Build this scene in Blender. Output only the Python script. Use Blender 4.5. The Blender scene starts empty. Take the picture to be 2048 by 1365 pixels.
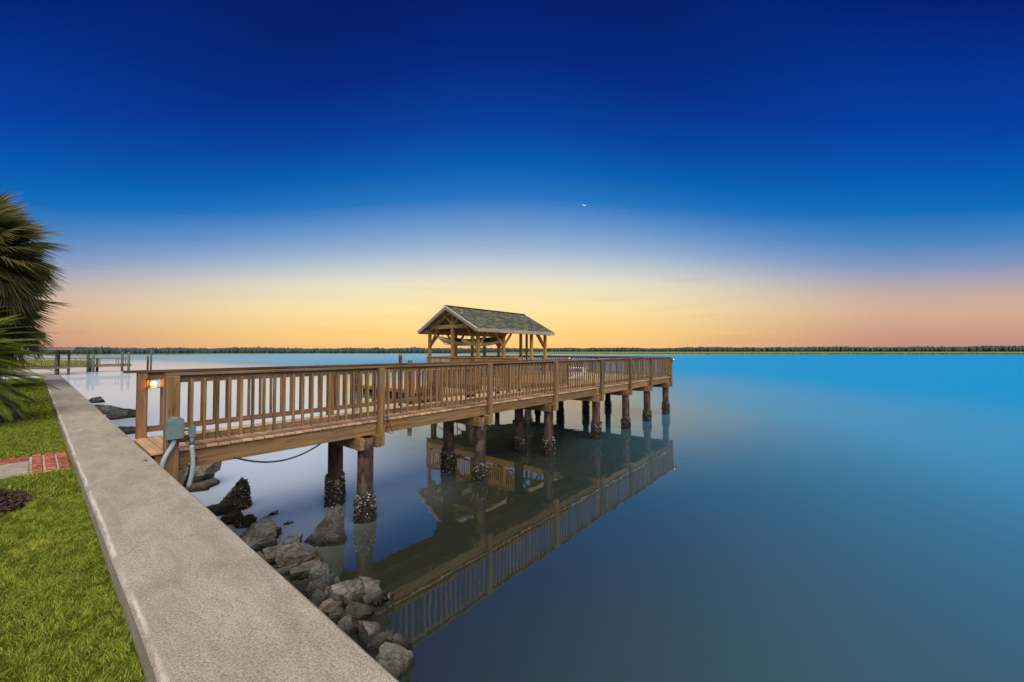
import bpy, bmesh, math, random
import numpy as np
from mathutils import Vector, Matrix, noise
R = math.radians
random.seed(7); rng = np.random.default_rng(7)
scene = bpy.context.scene
col = scene.collection

# ------------------------------------------------------------------ camera
# x = out along the dock, y = along the seawall, z up, water level z = 0
FPX, HOR, AZ, CZ = 800.0, 702.0, 39.9, 3.2
cam_d = bpy.data.cameras.new('camera'); cam = bpy.data.objects.new('camera', cam_d); col.objects.link(cam)
cam_d.sensor_width = 36; cam_d.lens = 36 * FPX / 2048; cam_d.clip_start = 0.05; cam_d.clip_end = 20000
PITCH = math.atan((HOR - 682.5) / FPX)
cam.location = (0, 0, CZ); cam.rotation_euler = (R(90) + PITCH, 0, R(AZ - 90))
scene.camera = cam

# ------------------------------------------------------------------ sky
def lin(c):
    return tuple(((v/255)/12.92 if v/255 <= .04045 else ((v/255+.055)/1.055)**2.4) for v in c)
SUN_AZ, SUN_EL = 45.0, 1.0           # where the afterglow sits (degrees, from +x towards +y)
world = bpy.data.worlds.new('World'); scene.world = world; world.use_nodes = True
wn, wl = world.node_tree.nodes, world.node_tree.links
wn.clear()
def N(tree, t, **kw):
    n = tree.nodes.new(t)
    for k, v in kw.items(): setattr(n, k, v)
    return n
W_ = world.node_tree
tc = N(W_, 'ShaderNodeTexCoord'); sep = N(W_, 'ShaderNodeSeparateXYZ'); wl.new(tc.outputs['Generated'], sep.inputs[0])
hx = N(W_, 'ShaderNodeVectorMath', operation='MULTIPLY'); wl.new(tc.outputs['Generated'], hx.inputs[0]); hx.inputs[1].default_value = (1,1,0)
hn = N(W_, 'ShaderNodeVectorMath', operation='NORMALIZE'); wl.new(hx.outputs[0], hn.inputs[0])
def azdot(deg):
    d = N(W_, 'ShaderNodeVectorMath', operation='DOT_PRODUCT'); wl.new(hn.outputs[0], d.inputs[0]); d.inputs[1].default_value = (math.cos(R(deg)), math.sin(R(deg)), 0); return d.outputs['Value']
arch = N(W_, 'ShaderNodeMath', operation='MULTIPLY_ADD'); wl.new(azdot(41.0), arch.inputs[0]); arch.inputs[1].default_value = -1.8; arch.inputs[2].default_value = 2.8
elev = N(W_, 'ShaderNodeMath', operation='MULTIPLY', use_clamp=True); wl.new(sep.outputs[2], elev.inputs[0]); wl.new(arch.outputs[0], elev.inputs[1])
def ramp(tree, stops, inp, interp='EASE'):
    r = tree.nodes.new('ShaderNodeValToRGB'); r.color_ramp.interpolation = interp
    e = r.color_ramp.elements
    while len(e) > 1: e.remove(e[-1])
    e[0].position = stops[0][0]; e[0].color = (*stops[0][1], 1)
    for p, c in stops[1:]:
        x = e.new(p); x.color = (*c, 1)
    if inp is not None: tree.links.new(inp, r.inputs[0])
    return r
glow = ramp(W_, [(0, lin((251,196,126))), (.05, lin((255,214,134))), (.11, lin((252,229,168))), (.17, lin((232,225,200))), (.215, lin((190,203,208))),
    (.255, lin((150,176,208))), (.30, lin((108,152,205))), (.36, lin((35,116,192))), (.42, lin((0,94,178))), (.50, lin((0,62,152))), (.60, lin((0,38,124))), (.70, lin((0,26,100))), (1, lin((0,20,84)))], elev.outputs[0], 'LINEAR')
side = ramp(W_, [(0, lin((190,140,128))), (.03, lin((198,147,130))), (.10, lin((213,171,148))), (.145, lin((200,172,160))), (.19, lin((168,163,178))), (.235, lin((126,149,190))), (.295, lin((74,132,192))),
    (.374, lin((8,108,186))), (.46, lin((0,88,176))), (.58, lin((0,62,160))), (.83, lin((0,30,116))), (1, lin((0,24,98)))], elev.outputs[0], 'LINEAR')
mr = N(W_, 'ShaderNodeMapRange'); mr.interpolation_type = 'SMOOTHSTEP'; mr.inputs[1].default_value = 1.0; mr.inputs[2].default_value = math.cos(R(51))
mr.inputs[3].default_value = 0; mr.inputs[4].default_value = 1; wl.new(azdot(SUN_AZ), mr.inputs[0])
mx = N(W_, 'ShaderNodeMix', data_type='RGBA'); wl.new(mr.outputs[0], mx.inputs[0]); wl.new(glow.outputs[0], mx.inputs[6]); wl.new(side.outputs[0], mx.inputs[7])
# a trace of thin cloud in the low sky
cm = N(W_, 'ShaderNodeMapping'); wl.new(tc.outputs['Generated'], cm.inputs[0]); cm.inputs['Scale'].default_value = (2.2, 2.2, 26)
cn = N(W_, 'ShaderNodeTexNoise'); wl.new(cm.outputs[0], cn.inputs[0]); cn.inputs['Scale'].default_value = 1.6; cn.inputs['Detail'].default_value = 4
cr = ramp(W_, [(.56, (1,1,1)), (.78, (.95,.91,.95))], cn.outputs[0])
cmul = N(W_, 'ShaderNodeMix', data_type='RGBA', blend_type='MULTIPLY'); cmul.inputs[0].default_value = 1
wl.new(mx.outputs[2], cmul.inputs[6]); wl.new(cr.outputs[0], cmul.inputs[7])
bg = N(W_, 'ShaderNodeBackground'); wl.new(cmul.outputs[2], bg.inputs[0]); bg.inputs[1].default_value = 1.0
sky = N(W_, 'ShaderNodeTexSky', sky_type='NISHITA'); sky.sun_disc = False; sky.sun_elevation = R(SUN_EL); sky.sun_rotation = R(90 - SUN_AZ)
bg2 = N(W_, 'ShaderNodeBackground'); wl.new(sky.outputs[0], bg2.inputs[0]); bg2.inputs[1].default_value = 0.003
ad = N(W_, 'ShaderNodeAddShader'); wl.new(bg.outputs[0], ad.inputs[0]); wl.new(bg2.outputs[0], ad.inputs[1])
wo = N(W_, 'ShaderNodeOutputWorld'); wl.new(ad.outputs[0], wo.inputs[0])

# ------------------------------------------------------------------ added fill lamp: broad soft light from the land side, opposite the afterglow
sd = bpy.data.lights.new('soft_fill', 'SUN'); soft_fill = bpy.data.objects.new('soft_fill', sd); col.objects.link(soft_fill)
sd.energy = 4.4; sd.angle = R(70); sd.color = (1.0, .87, .66)
sdir = Vector((-math.cos(R(52))*math.cos(R(62)), -math.cos(R(52))*math.sin(R(62)), math.sin(R(52))))
soft_fill.rotation_euler = sdir.to_track_quat('Z', 'Y').to_euler(); soft_fill.location = (-4, -6, 12)

scene.view_settings.view_transform = 'Standard'; scene.view_settings.look = 'None'
scene.view_settings.exposure = 0; scene.view_settings.gamma = 1; scene.view_settings.use_curve_mapping = False
scene.render.engine = 'CYCLES'

# ================================================================== helpers
ca, sa = math.cos(R(AZ)), math.sin(R(AZ))
def world_of(fw, rt, z): return Vector((fw*ca + rt*sa, fw*sa - rt*ca, z))
def ray(u, v):                       # direction with forward component 1
    # pixel -> camera -> undo the small pitch
    x, y = (u-1024)/FPX, (682.5-v)/FPX
    f = math.cos(PITCH) - y*math.sin(PITCH); up = math.sin(PITCH) + y*math.cos(PITCH)
    return x/f, up/f
def on_z(u, v, z):                   # point where the pixel's ray meets the level z
    r, up = ray(u, v); t = (z-CZ)/up
    return world_of(t, r*t, z)
def on_x(u, v, X):
    r, up = ray(u, v); t = X/(ca + r*sa); return world_of(t, r*t, CZ+up*t)
def on_y(u, v, Y):
    r, up = ray(u, v); t = Y/(sa - r*ca); return world_of(t, r*t, CZ+up*t)

WM = {}
def link(name, data, M=None, parent=None, mat=None):
    o = bpy.data.objects.new(name, data); col.objects.link(o)
    M = M or Matrix.Identity(4)
    if parent is not None:
        o.parent = parent; o.matrix_parent_inverse = WM[parent.name].inverted()
    o.matrix_basis = M; WM[o.name] = M
    if mat is not None and data is not None and not data.materials: data.materials.append(mat)
    return o
def tag(o, label=None, cat=None, group=None, kind=None):
    if label: o['label'] = label
    if cat: o['category'] = cat
    if group: o['group'] = group
    if kind: o['kind'] = kind
    return o
def thing(name, loc, label, cat, group=None, rz=0):
    o = link(name, None, Matrix.Translation(loc) @ Matrix.Rotation(rz, 4, 'Z'))
    o.empty_display_size = .2
    return tag(o, label, cat, group)
def mesh_of(bm, name, smooth=False):
    me = bpy.data.meshes.new(name); bm.to_mesh(me); bm.free()
    if smooth:
        for p in me.polygons: p.use_smooth = True
    return me
def py_mesh(name, v, f, smooth=False, attr=None):
    me = bpy.data.meshes.new(name)
    v = np.asarray(v, dtype=np.float32); f = np.asarray(f, dtype=np.int32)
    n = f.shape[1]
    me.vertices.add(len(v)); me.vertices.foreach_set('co', v.ravel())
    me.loops.add(f.size); me.loops.foreach_set('vertex_index', f.ravel())
    me.polygons.add(len(f)); me.polygons.foreach_set('loop_start', np.arange(0, f.size, n, dtype=np.int32))
    if attr is not None:
        a = me.attributes.new('tone', 'FLOAT', 'POINT'); a.data.foreach_set('value', np.asarray(attr, dtype=np.float32))
    me.update(calc_edges=True); me.validate()
    if smooth: me.polygons.foreach_set('use_smooth', np.ones(len(f), dtype=bool))
    return me
BOX = {}
def box_mesh(lx, ly, lz, bev=.004, key=''):
    k = (round(lx,3), round(ly,3), round(lz,3), bev, key)
    if k in BOX: return BOX[k]
    bm = bmesh.new(); bmesh.ops.create_cube(bm, size=1)
    for v in bm.verts: v.co = Vector((v.co.x*lx, v.co.y*ly, v.co.z*lz))
    if bev: bmesh.ops.bevel(bm, geom=bm.edges[:], offset=bev, segments=1, affect='EDGES')
    BOX[k] = mesh_of(bm, 'board'); return BOX[k]
def frame(p0, p1, up=(0,0,1)):
    p0, p1 = Vector(p0), Vector(p1); x = (p1-p0).normalized(); up = Vector(up)
    if abs(x.dot(up)) > .99: up = Vector((0,1,0))
    y = up.cross(x).normalized(); z = x.cross(y)
    M = Matrix((x, y, z)).transposed().to_4x4(); M.translation = (p0+p1)/2
    return M, (p1-p0).length
def board(name, p0, p1, w, t, mat, parent, up=(0,0,1), bev=.004):
    """a timber from p0 to p1: w across, t along 'up'"""
    M, L = frame(p0, p1, up)
    return link(name, box_mesh(L, w, t, bev, mat.name), M, parent, mat)
def tube(path, radius, seg=10, close=False):
    bm = bmesh.new(); rings = []
    path = [Vector(p) for p in path]; prev = None
    for i, p in enumerate(path):
        a = path[max(i-1,0)]; b = path[min(i+1,len(path)-1)]; t = (b-a).normalized()
        if prev is None:
            up = Vector((0,0,1)) if abs(t.z) < .9 else Vector((1,0,0)); n = t.cross(up).normalized()
        else: n = (prev - t*prev.dot(t)).normalized()
        prev = n; m = t.cross(n); r = radius[i] if isinstance(radius, (list,tuple)) else radius
        rings.append([bm.verts.new(p + n*r*math.cos(2*math.pi*k/seg) + m*r*math.sin(2*math.pi*k/seg)) for k in range(seg)])
    for a, b in zip(rings, rings[1:]):
        for k in range(seg): bm.faces.new((a[k], a[(k+1)%seg], b[(k+1)%seg], b[k]))
    bm.faces.new(rings[0][::-1]); bm.faces.new(rings[-1])
    bmesh.ops.recalc_face_normals(bm, faces=bm.faces)
    return bm
def add_box(bm, c, s, M=None):
    r = bmesh.ops.create_cube(bm, size=1)
    for v in r['verts']:
        v.co = Vector((v.co.x*s[0], v.co.y*s[1], v.co.z*s[2]))
        if M: v.co = M @ v.co
        v.co += Vector(c)
def bez(a, b, c, d, n=16):
    a,b,c,d = map(Vector, (a,b,c,d)); out = []
    for i in range(n+1):
        t = i/n; out.append(a*(1-t)**3 + b*3*t*(1-t)**2 + c*3*t*t*(1-t) + d*t**3)
    return out

# ================================================================== materials
class Mt:
    def __init__(s, name, rough=.7, spec=.3):
        s.m = bpy.data.materials.new(name); s.m.use_nodes = True; s.t = s.m.node_tree
        s.b = s.t.nodes['Principled BSDF']; s.b.inputs['Roughness'].default_value = rough
        s.b.inputs['Specular IOR Level'].default_value = spec
    def n(s, t, **k): return N(s.t, t, **k)
    def l(s, a, b): s.t.links.new(a, b)
    def coords(s, kind='Object', scale=(1,1,1), rnd=0):
        tc = s.n('ShaderNodeTexCoord'); m = s.n('ShaderNodeMapping'); s.l(tc.outputs[kind], m.inputs[0]); m.inputs['Scale'].default_value = scale
        if rnd:
            oi = s.n('ShaderNodeObjectInfo'); mu = s.n('ShaderNodeMath', operation='MULTIPLY'); mu.inputs[1].default_value = rnd
            s.l(oi.outputs['Random'], mu.inputs[0]); s.l(mu.outputs[0], m.inputs['Location'])
        return m.outputs[0]
    def geo(s, scale=(1,1,1)):
        g = s.n('ShaderNodeNewGeometry'); m = s.n('ShaderNodeMapping'); s.l(g.outputs['Position'], m.inputs[0]); m.inputs['Scale'].default_value = scale
        return m.outputs[0]
    def noise(s, vec, scale, detail=4, rough=.55, dist=0):
        n = s.n('ShaderNodeTexNoise'); s.l(vec, n.inputs['Vector']); n.inputs['Scale'].default_value = scale; n.inputs['Detail'].default_value = detail
        n.inputs['Roughness'].default_value = rough; n.inputs['Distortion'].default_value = dist; return n.outputs[0]
    def ramp(s, stops, inp): return ramp(s.t, stops, inp, 'LINEAR').outputs[0]
    def mix(s, f, a, b, mode='MIX'):
        m = s.n('ShaderNodeMix', data_type='RGBA', blend_type=mode)
        for i, v in ((0,f),(6,a),(7,b)):
            if hasattr(v, 'links'): s.l(v, m.inputs[i])
            elif i == 0: m.inputs[0].default_value = v
            else: m.inputs[i].default_value = (*v, 1)
        return m.outputs[2]
    def math(s, op, a, b=0.0):
        m = s.n('ShaderNodeMath', operation=op)
        for i, v in ((0,a),(1,b)):
            if hasattr(v, 'links'): s.l(v, m.inputs[i])
            else: m.inputs[i].default_value = v
        return m.outputs[0]
    def color(s, c):
        if hasattr(c, 'links'): s.l(c, s.b.inputs['Base Color'])
        else: s.b.inputs['Base Color'].default_value = (*c, 1)
    def bump(s, h, strength=.3, dist=.01):
        b = s.n('ShaderNodeBump'); s.l(h, b.inputs['Height']); b.inputs['Strength'].default_value = strength; b.inputs['Distance'].default_value = dist
        s.l(b.outputs[0], s.b.inputs['Normal']); return b

def wood(name, dark, mid, light, grey=.25, rough=.75):
    M = Mt(name, rough, .2)
    v = M.coords('Object', (1.2, 26, 26), 37)
    g = M.noise(v, 1.0, 5, .6, .6)
    c = M.ramp([(.28, dark), (.5, mid), (.74, light)], g)
    oi = M.n('ShaderNodeObjectInfo')
    tone = M.ramp([(0, (.55,.54,.53)), (.3, (.9,.88,.86)), (.7, (1.06,1.04,1.0)), (1, (1.32,1.27,1.2))], oi.outputs['Random'])
    c = M.mix(1.0, c, tone, 'MULTIPLY')
    w = M.noise(M.coords('Object', (1.1, 5, 5), 91), 1.3, 3)
    wf = M.ramp([(.45, (0,0,0)), (.72, (grey,grey,grey))], w)
    c = M.mix(wf, c, (.23,.215,.19))
    vo = M.n('ShaderNodeTexVoronoi'); M.l(M.coords('Object', (2.3, 11, 11), 53), vo.inputs['Vector']); vo.inputs['Scale'].default_value = 1
    kn = M.ramp([(.05, (1,1,1)), (.16, (0,0,0))], vo.outputs['Distance'])
    kf = M.math('MULTIPLY', kn, .6)
    c = M.mix(kf, c, tuple(x*.35 for x in dark))
    M.color(c)
    M.bump(g, .35, .004)
    return M.m
W_RAIL = wood('weathered_rail_wood', (.085,.05,.022), (.235,.148,.070), (.38,.265,.15), .55)
W_RED  = wood('reddish_treated_wood', (.08,.04,.02), (.19,.105,.055), (.29,.175,.10), .25)
W_DECK = wood('deck_board_wood', (.34,.22,.135), (.58,.395,.25), (.70,.52,.36), .3)
W_BEAM = wood('beam_wood', (.13,.07,.028), (.26,.16,.075), (.36,.24,.125), .4)
W_GOLD = wood('golden_pine', (.27,.14,.042), (.48,.285,.095), (.62,.40,.16), .05)
W_GREY = wood('silvered_fascia_wood', (.22,.20,.16), (.40,.37,.31), (.55,.52,.45), .5)
W_OLD  = wood('old_dock_wood', (.10,.085,.06), (.20,.175,.13), (.30,.27,.21), .6)
W_GREEN = wood('algae_tinted_pile_wood', (.05,.07,.05), (.10,.13,.09), (.17,.19,.14), .3)

def pile_mat():
    M = Mt('stained_piling', .6, .3)
    v = M.coords('Object', (6, 6, 1.6), 23); g = M.noise(v, 1.4, 5, .6, .4)
    c = M.ramp([(.30, (.018,.012,.012)), (.47, (.075,.045,.038)), (.60, (.15,.088,.075)), (.8, (.21,.165,.14))], g)
    sp = M.noise(M.coords('Object', (1,1,.6), 61), 6, 3); sf = M.ramp([(.52, (0,0,0)), (.60, (1,1,1))], sp)
    c = M.mix(M.math('MULTIPLY', sf, .8), c, (.022,.014,.014))
    sx = M.n('ShaderNodeSeparateXYZ'); M.l(M.geo(), sx.inputs[0])
    wet = M.ramp([(0, (1,1,1)), (.75, (0,0,0))], M.math('ADD', M.math('MULTIPLY', sx.outputs[2], 1.0), M.math('MULTIPLY', g, -.25)))
    c = M.mix(M.math('MULTIPLY', wet, .85), c, (.055,.056,.05))
    M.color(c); M.bump(M.noise(v, 8, 3), .5, .01); return M.m
PILE = pile_mat()
def shell_mat():
    M = Mt('oyster_shell', .55, .4)
    a = M.n('ShaderNodeAttribute'); a.attribute_name = 'tone'
    c = M.ramp([(0, (.008,.008,.009)), (.45, (.022,.022,.024)), (.68, (.06,.055,.05)), (.86, (.26,.23,.20)), (1, (.62,.56,.52))], a.outputs['Fac'])
    M.color(c); return M.m
SHELL = shell_mat()
def rock_mat(name, a, b, d):
    M = Mt(name, .8, .25)
    v = M.coords('Object', (1,1,1), 17)
    n1 = M.noise(v, 4.5, 6, .62, .3); n2 = M.noise(M.coords('Object', (1,1,3.2), 29), 14, 5, .7)
    c = M.ramp([(.3, d), (.5, a), (.7, b)], n1)
    c = M.mix(.45, c, M.ramp([(.35, (.35,.35,.35)), (.65, (1.45,1.42,1.38))], n2), 'MULTIPLY')
    sx = M.n('ShaderNodeSeparateXYZ'); M.l(M.geo(), sx.inputs[0])
    wet = M.ramp([(.015, (1,1,1)), (.13, (0,0,0))], M.math('ADD', sx.outputs[2], M.math('MULTIPLY', n1, -.06)))
    c = M.mix(M.math('MULTIPLY', wet, .9), c, (.018,.019,.018))
    vo = M.n('ShaderNodeTexVoronoi', feature='DISTANCE_TO_EDGE'); M.l(M.mix(.12, v, M.n('ShaderNodeTexNoise').outputs[1]), vo.inputs['Vector']); vo.inputs['Scale'].default_value = 3.4
    ck = M.ramp([(.0, (.25,.25,.25)), (.035, (1,1,1))], vo.outputs['Distance'])
    c = M.mix(.4, c, ck, 'MULTIPLY')
    oi = M.n('ShaderNodeObjectInfo'); c = M.mix(1.0, c, M.ramp([(0,(.62,.63,.66)),(.5,(1,1,1)),(1,(1.45,1.40,1.32))], oi.outputs['Random']), 'MULTIPLY')
    M.color(c)
    h = M.math('ADD', M.math('ADD', n1, M.math('MULTIPLY', n2, .6)), M.math('MULTIPLY', ck, .25)); M.bump(h, 1.0, .05); return M.m
ROCKS = [rock_mat('grey_granite', (.135,.143,.142), (.255,.262,.255), (.045,.05,.05)),
         rock_mat('tan_layered_rock', (.17,.16,.135), (.29,.275,.235), (.06,.056,.046)),
         rock_mat('dark_wet_rock', (.045,.047,.045), (.09,.09,.085), (.018,.02,.02))]
def concrete(name, k=1.0, warm=0):
    M = Mt(name, .85, .2)
    g = M.geo(); c0 = M.noise(g, .9, 4, .6, .5); c1 = M.noise(M.geo((1,.35,1)), 6.5, 6, .7, .6); c2 = M.noise(g, 95, 4, .75)
    c = M.ramp([(.30, (.27*k,.257*k,.23*k)), (.5, (.34*k,.327*k,.297*k)), (.70, (.42*k,.405*k,.37*k))], c1)
    c = M.mix(.4, c, M.ramp([(.3, (.82,.81,.80)), (.7, (1.15,1.14,1.12))], c0), 'MULTIPLY')
    c = M.mix(.75, c, M.ramp([(.36, (.36,.35,.34)), (.5, (1,1,1)), (.64, (1.55,1.53,1.50))], c2), 'MULTIPLY')
    pl = M.noise(M.geo((1.0,.5,1)), 3.1, 5, .65, 1.2); pf = M.ramp([(.62, (0,0,0)), (.74, (.5,.5,.5))], pl)
    c = M.mix(pf, c, (.52,.49,.45))
    oi = M.n('ShaderNodeObjectInfo'); c = M.mix(1.0, c, M.ramp([(0,(.93,.92,.91)),(1,(1.07,1.07,1.07))], oi.outputs['Random']), 'MULTIPLY')
    if warm:      # lime bloom along the landward arris
        sx = M.n('ShaderNodeSeparateXYZ'); M.l(M.geo(), sx.inputs[0])
        e = M.math('ADD', sx.outputs[0], M.math('MULTIPLY', c1, .05))
        ef = M.ramp([(.378, (0,0,0)), (.385, (1,1,1)), (.391, (.8,.8,.8)), (.402, (0,0,0))], e)
        c = M.mix(M.math('MULTIPLY', M.math('MULTIPLY', ef, M.ramp([(.36,(0,0,0)),(.56,(1,1,1))], M.noise(g, 2.3, 4))), .75), c, (.78,.78,.78))
    M.color(c); M.bump(M.math('ADD', M.math('MULTIPLY', c2, .6), c1), .55, .006); return M.m
CONC = concrete('seawall_concrete', 1.0, 1); SLAB = concrete('path_concrete', 1.0)
def simple(name, c, rough=.6, spec=.3, metal=0, var=.0, scale=20):
    M = Mt(name, rough, spec); M.b.inputs['Metallic'].default_value = metal
    if var:
        n = M.noise(M.coords('Object', (1,1,1), 13), scale, 4)
        M.color(M.mix(1.0, c, M.ramp([(.3, (1-var,)*3), (.7, (1+var,)*3)], n), 'MULTIPLY')); M.bump(n, .2, .003)
    else: M.color(c)
    return M.m
def attr_mat(name, stops, rough=.6, trans=0.0, spec=.25):
    M = Mt(name, rough, spec); a = M.n('ShaderNodeAttribute'); a.attribute_name = 'tone'
    c = M.ramp(stops, a.outputs['Fac']); M.color(c)
    if trans:
        t = M.n('ShaderNodeBsdfTranslucent'); M.l(c, t.inputs[0]); ms = M.n('ShaderNodeMixShader'); ms.inputs[0].default_value = trans
        M.l(M.b.outputs[0], ms.inputs[1]); M.l(t.outputs[0], ms.inputs[2]); M.l(ms.outputs[0], M.t.nodes['Material Output'].inputs[0])
    return M.m
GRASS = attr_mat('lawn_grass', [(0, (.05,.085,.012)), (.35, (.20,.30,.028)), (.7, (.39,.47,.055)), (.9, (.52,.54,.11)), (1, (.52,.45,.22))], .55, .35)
SOIL = simple('lawn_soil', (.07,.085,.02), .95, .1, 0, .4, 8)
MULCH = attr_mat('mulch', [(0, (.012,.009,.008)), (.7, (.05,.034,.026)), (1, (.11,.075,.05))], .9)
SAGO = attr_mat('sago_leaf', [(0, (.05,.085,.010)), (.5, (.15,.21,.022)), (1, (.28,.31,.05))], .4, .35, .4)
FAN = attr_mat('palmetto_leaf', [(0, (.06,.065,.022)), (.45, (.17,.17,.055)), (.8, (.30,.265,.10)), (1, (.46,.34,.15))], .5, .4)
TRUNK = simple('palm_trunk', (.10,.08,.06), .9, .1, 0, .5, 12)
PINES = attr_mat('hazed_pine_foliage', [(0, (.034,.066,.078)), (.5, (.050,.092,.106)), (1, (.070,.118,.128))], .9)  # bluish haze of the distance is put into the foliage colour
MARSH = attr_mat('marsh_grass', [(0, (.16,.18,.016)), (.5, (.29,.30,.03)), (1, (.40,.37,.06))], .9)
EBOX = simple('grey_blue_enclosure', (.15,.225,.26), .5, .4, 0, .18, 9)
PVC = simple('pvc_conduit', (.36,.47,.55), .4, .4, 0, .08, 9)
BLACK = simple('black_rubber', (.012,.012,.013), .5, .4)
CABLE = simple('grey_hose', (.045,.042,.04), .5, .4)
STEEL = simple('galvanised_steel', (.35,.36,.36), .4, .5, .8, .2)
WHITE = simple('white_chair_paint', (.72,.74,.76), .5, .4, 0, .06)
LIME = simple('lime_kayak_plastic', (.22,.42,.045), .35, .5, 0, .1, 4)
HULL = simple('grey_green_kayak_plastic', (.50,.53,.40), .4, .5, 0, .15, 4)
BRONZE = simple('bronze_lamp_metal', (.10,.06,.035), .45, .5, .6)
BRICK = None
def brick_mat():
    M = Mt('old_red_brick', .85, .2); v = M.coords('Object', (1,1,1), 31); n = M.noise(v, 22, 5, .7)
    c = M.ramp([(.3, (.15,.045,.03)), (.48, (.33,.11,.075)), (.62, (.44,.20,.155)), (.74, (.50,.42,.37))], n)
    oi = M.n('ShaderNodeObjectInfo'); c = M.mix(1, c, M.ramp([(0,(.7,.66,.64)),(1,(1.15,1.1,1.1))], oi.outputs['Random']), 'MULTIPLY')
    M.color(c); M.bump(n, .7, .008); return M.m
BRICK = brick_mat(); MORTAR = simple('brick_mortar', (.46,.44,.41), .95, .1, 0, .25, 30)
def emit(name, c, s):
    m = bpy.data.materials.new(name); m.use_nodes = True; t = m.node_tree; t.nodes.clear()
    e = t.nodes.new('ShaderNodeEmission'); e.inputs[0].default_value = (*c, 1); e.inputs[1].default_value = s
    o = t.nodes.new('ShaderNodeOutputMaterial'); t.links.new(e.outputs[0], o.inputs[0]); return m
BULB = emit('lamp_glow', (1.0, .38, .02), 110); BULB2 = emit('small_lamp_glow', (1.0, .36, .015), 9); MOONM = emit('moonlight', (1, .98, .92), 1.0)
def shingle_mat():
    M = Mt('asphalt_shingle', .9, .15); a = M.n('ShaderNodeAttribute'); a.attribute_name = 'tone'
    c = M.ramp([(0, (.04,.048,.042)), (.5, (.11,.125,.105)), (1, (.22,.22,.175))], a.outputs['Fac'])
    n = M.noise(M.coords(), 60, 3); c = M.mix(.6, c, M.ramp([(.3,(.6,.6,.6)),(.7,(1.4,1.4,1.4))], n), 'MULTIPLY'); M.color(c); return M.m
SHINGLE = shingle_mat()
def water_mat():
    M = Mt('tidal_water', .03, .5)
    b = M.b
    sx = M.n('ShaderNodeSeparateXYZ'); M.l(M.geo(), sx.inputs[0])
    # breeze offshore, lee water by the wall: ripples grow away from the shore
    m0 = M.n('ShaderNodeMapRange'); m0.interpolation_type = 'SMOOTHSTEP'; M.l(sx.outputs[1], m0.inputs[0]); m0.inputs[1].default_value = 60; m0.inputs[2].default_value = 420; m0.inputs[4].default_value = 8.5
    off = M.math('ADD', M.math('ADD', sx.outputs[0], M.math('MULTIPLY', M.math('MINIMUM', sx.outputs[1], 12), -1.2)), m0.outputs[0])
    off = M.math('ADD', off, M.math('MULTIPLY', M.noise(M.geo((.02,.05,1)), 1.0, 3), 6)); off = M.math('SUBTRACT', off, 3.0)
    m1 = M.n('ShaderNodeMapRange'); m1.interpolation_type = 'SMOOTHSTEP'; M.l(off, m1.inputs[0]); m1.inputs[1].default_value = 6; m1.inputs[2].default_value = 60
    amt = m1.outputs[0]
    # pale tint behind the pier: bright sky reflection put into the water colour
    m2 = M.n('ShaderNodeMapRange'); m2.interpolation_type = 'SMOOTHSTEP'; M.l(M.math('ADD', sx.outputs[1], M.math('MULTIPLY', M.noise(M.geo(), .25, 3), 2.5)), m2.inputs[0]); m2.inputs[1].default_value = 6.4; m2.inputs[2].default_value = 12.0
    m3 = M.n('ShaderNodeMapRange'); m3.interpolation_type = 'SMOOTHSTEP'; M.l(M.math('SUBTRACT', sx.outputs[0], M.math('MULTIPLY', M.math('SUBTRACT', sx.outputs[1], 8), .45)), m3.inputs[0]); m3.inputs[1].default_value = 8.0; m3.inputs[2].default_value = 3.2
    sheen_tint = M.math('MULTIPLY', m2.outputs[0], m3.outputs[0])
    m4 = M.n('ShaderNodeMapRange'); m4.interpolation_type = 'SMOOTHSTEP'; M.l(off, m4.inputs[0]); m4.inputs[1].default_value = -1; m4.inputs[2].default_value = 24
    open_blue = m4.outputs[0]  # blue put into the diffuse: water's own tint and rippled sky reflection
    r1 = M.noise(M.geo((1,1,1)), 1.6, 3, .5); r2 = M.noise(M.geo((1,1,1)), .12, 3, .5)
    h = M.math('ADD', M.math('MULTIPLY', r1, .35), r2)
    bp = M.n('ShaderNodeBump'); M.l(h, bp.inputs['Height']); bp.inputs['Distance'].default_value = .25
    st = M.math('ADD', M.math('MULTIPLY', amt, .16), .03); M.l(st, bp.inputs['Strength'])
    M.l(bp.outputs[0], b.inputs['Normal'])
    ro = M.math('ADD', M.math('MULTIPLY', amt, .30), .02); M.l(ro, b.inputs['Roughness'])
    
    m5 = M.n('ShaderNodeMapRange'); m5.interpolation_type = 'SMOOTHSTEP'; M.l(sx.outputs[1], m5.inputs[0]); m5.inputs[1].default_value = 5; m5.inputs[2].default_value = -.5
    m5o = M.math('MULTIPLY', m5.outputs[0], M.math('SUBTRACT', 1.0, open_blue))
    M.l(M.math('SUBTRACT', M.math('SUBTRACT', 2.3, M.math('MULTIPLY', open_blue, .8)), M.math('MULTIPLY', m5o, .7)), b.inputs['IOR'])
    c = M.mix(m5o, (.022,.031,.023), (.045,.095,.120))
    c = M.mix(sheen_tint, c, (.46,.57,.74)); m6 = M.n('ShaderNodeMapRange'); m6.interpolation_type = 'SMOOTHSTEP'; M.l(sx.outputs[1], m6.inputs[0]); m6.inputs[1].default_value = 30; m6.inputs[2].default_value = 190
    c = M.mix(open_blue, c, M.mix(M.math('MULTIPLY', m6.outputs[0], .8), M.mix(amt, (.060,.265,.50), (.006,.30,.70)), (.24,.42,.58)))
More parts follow.
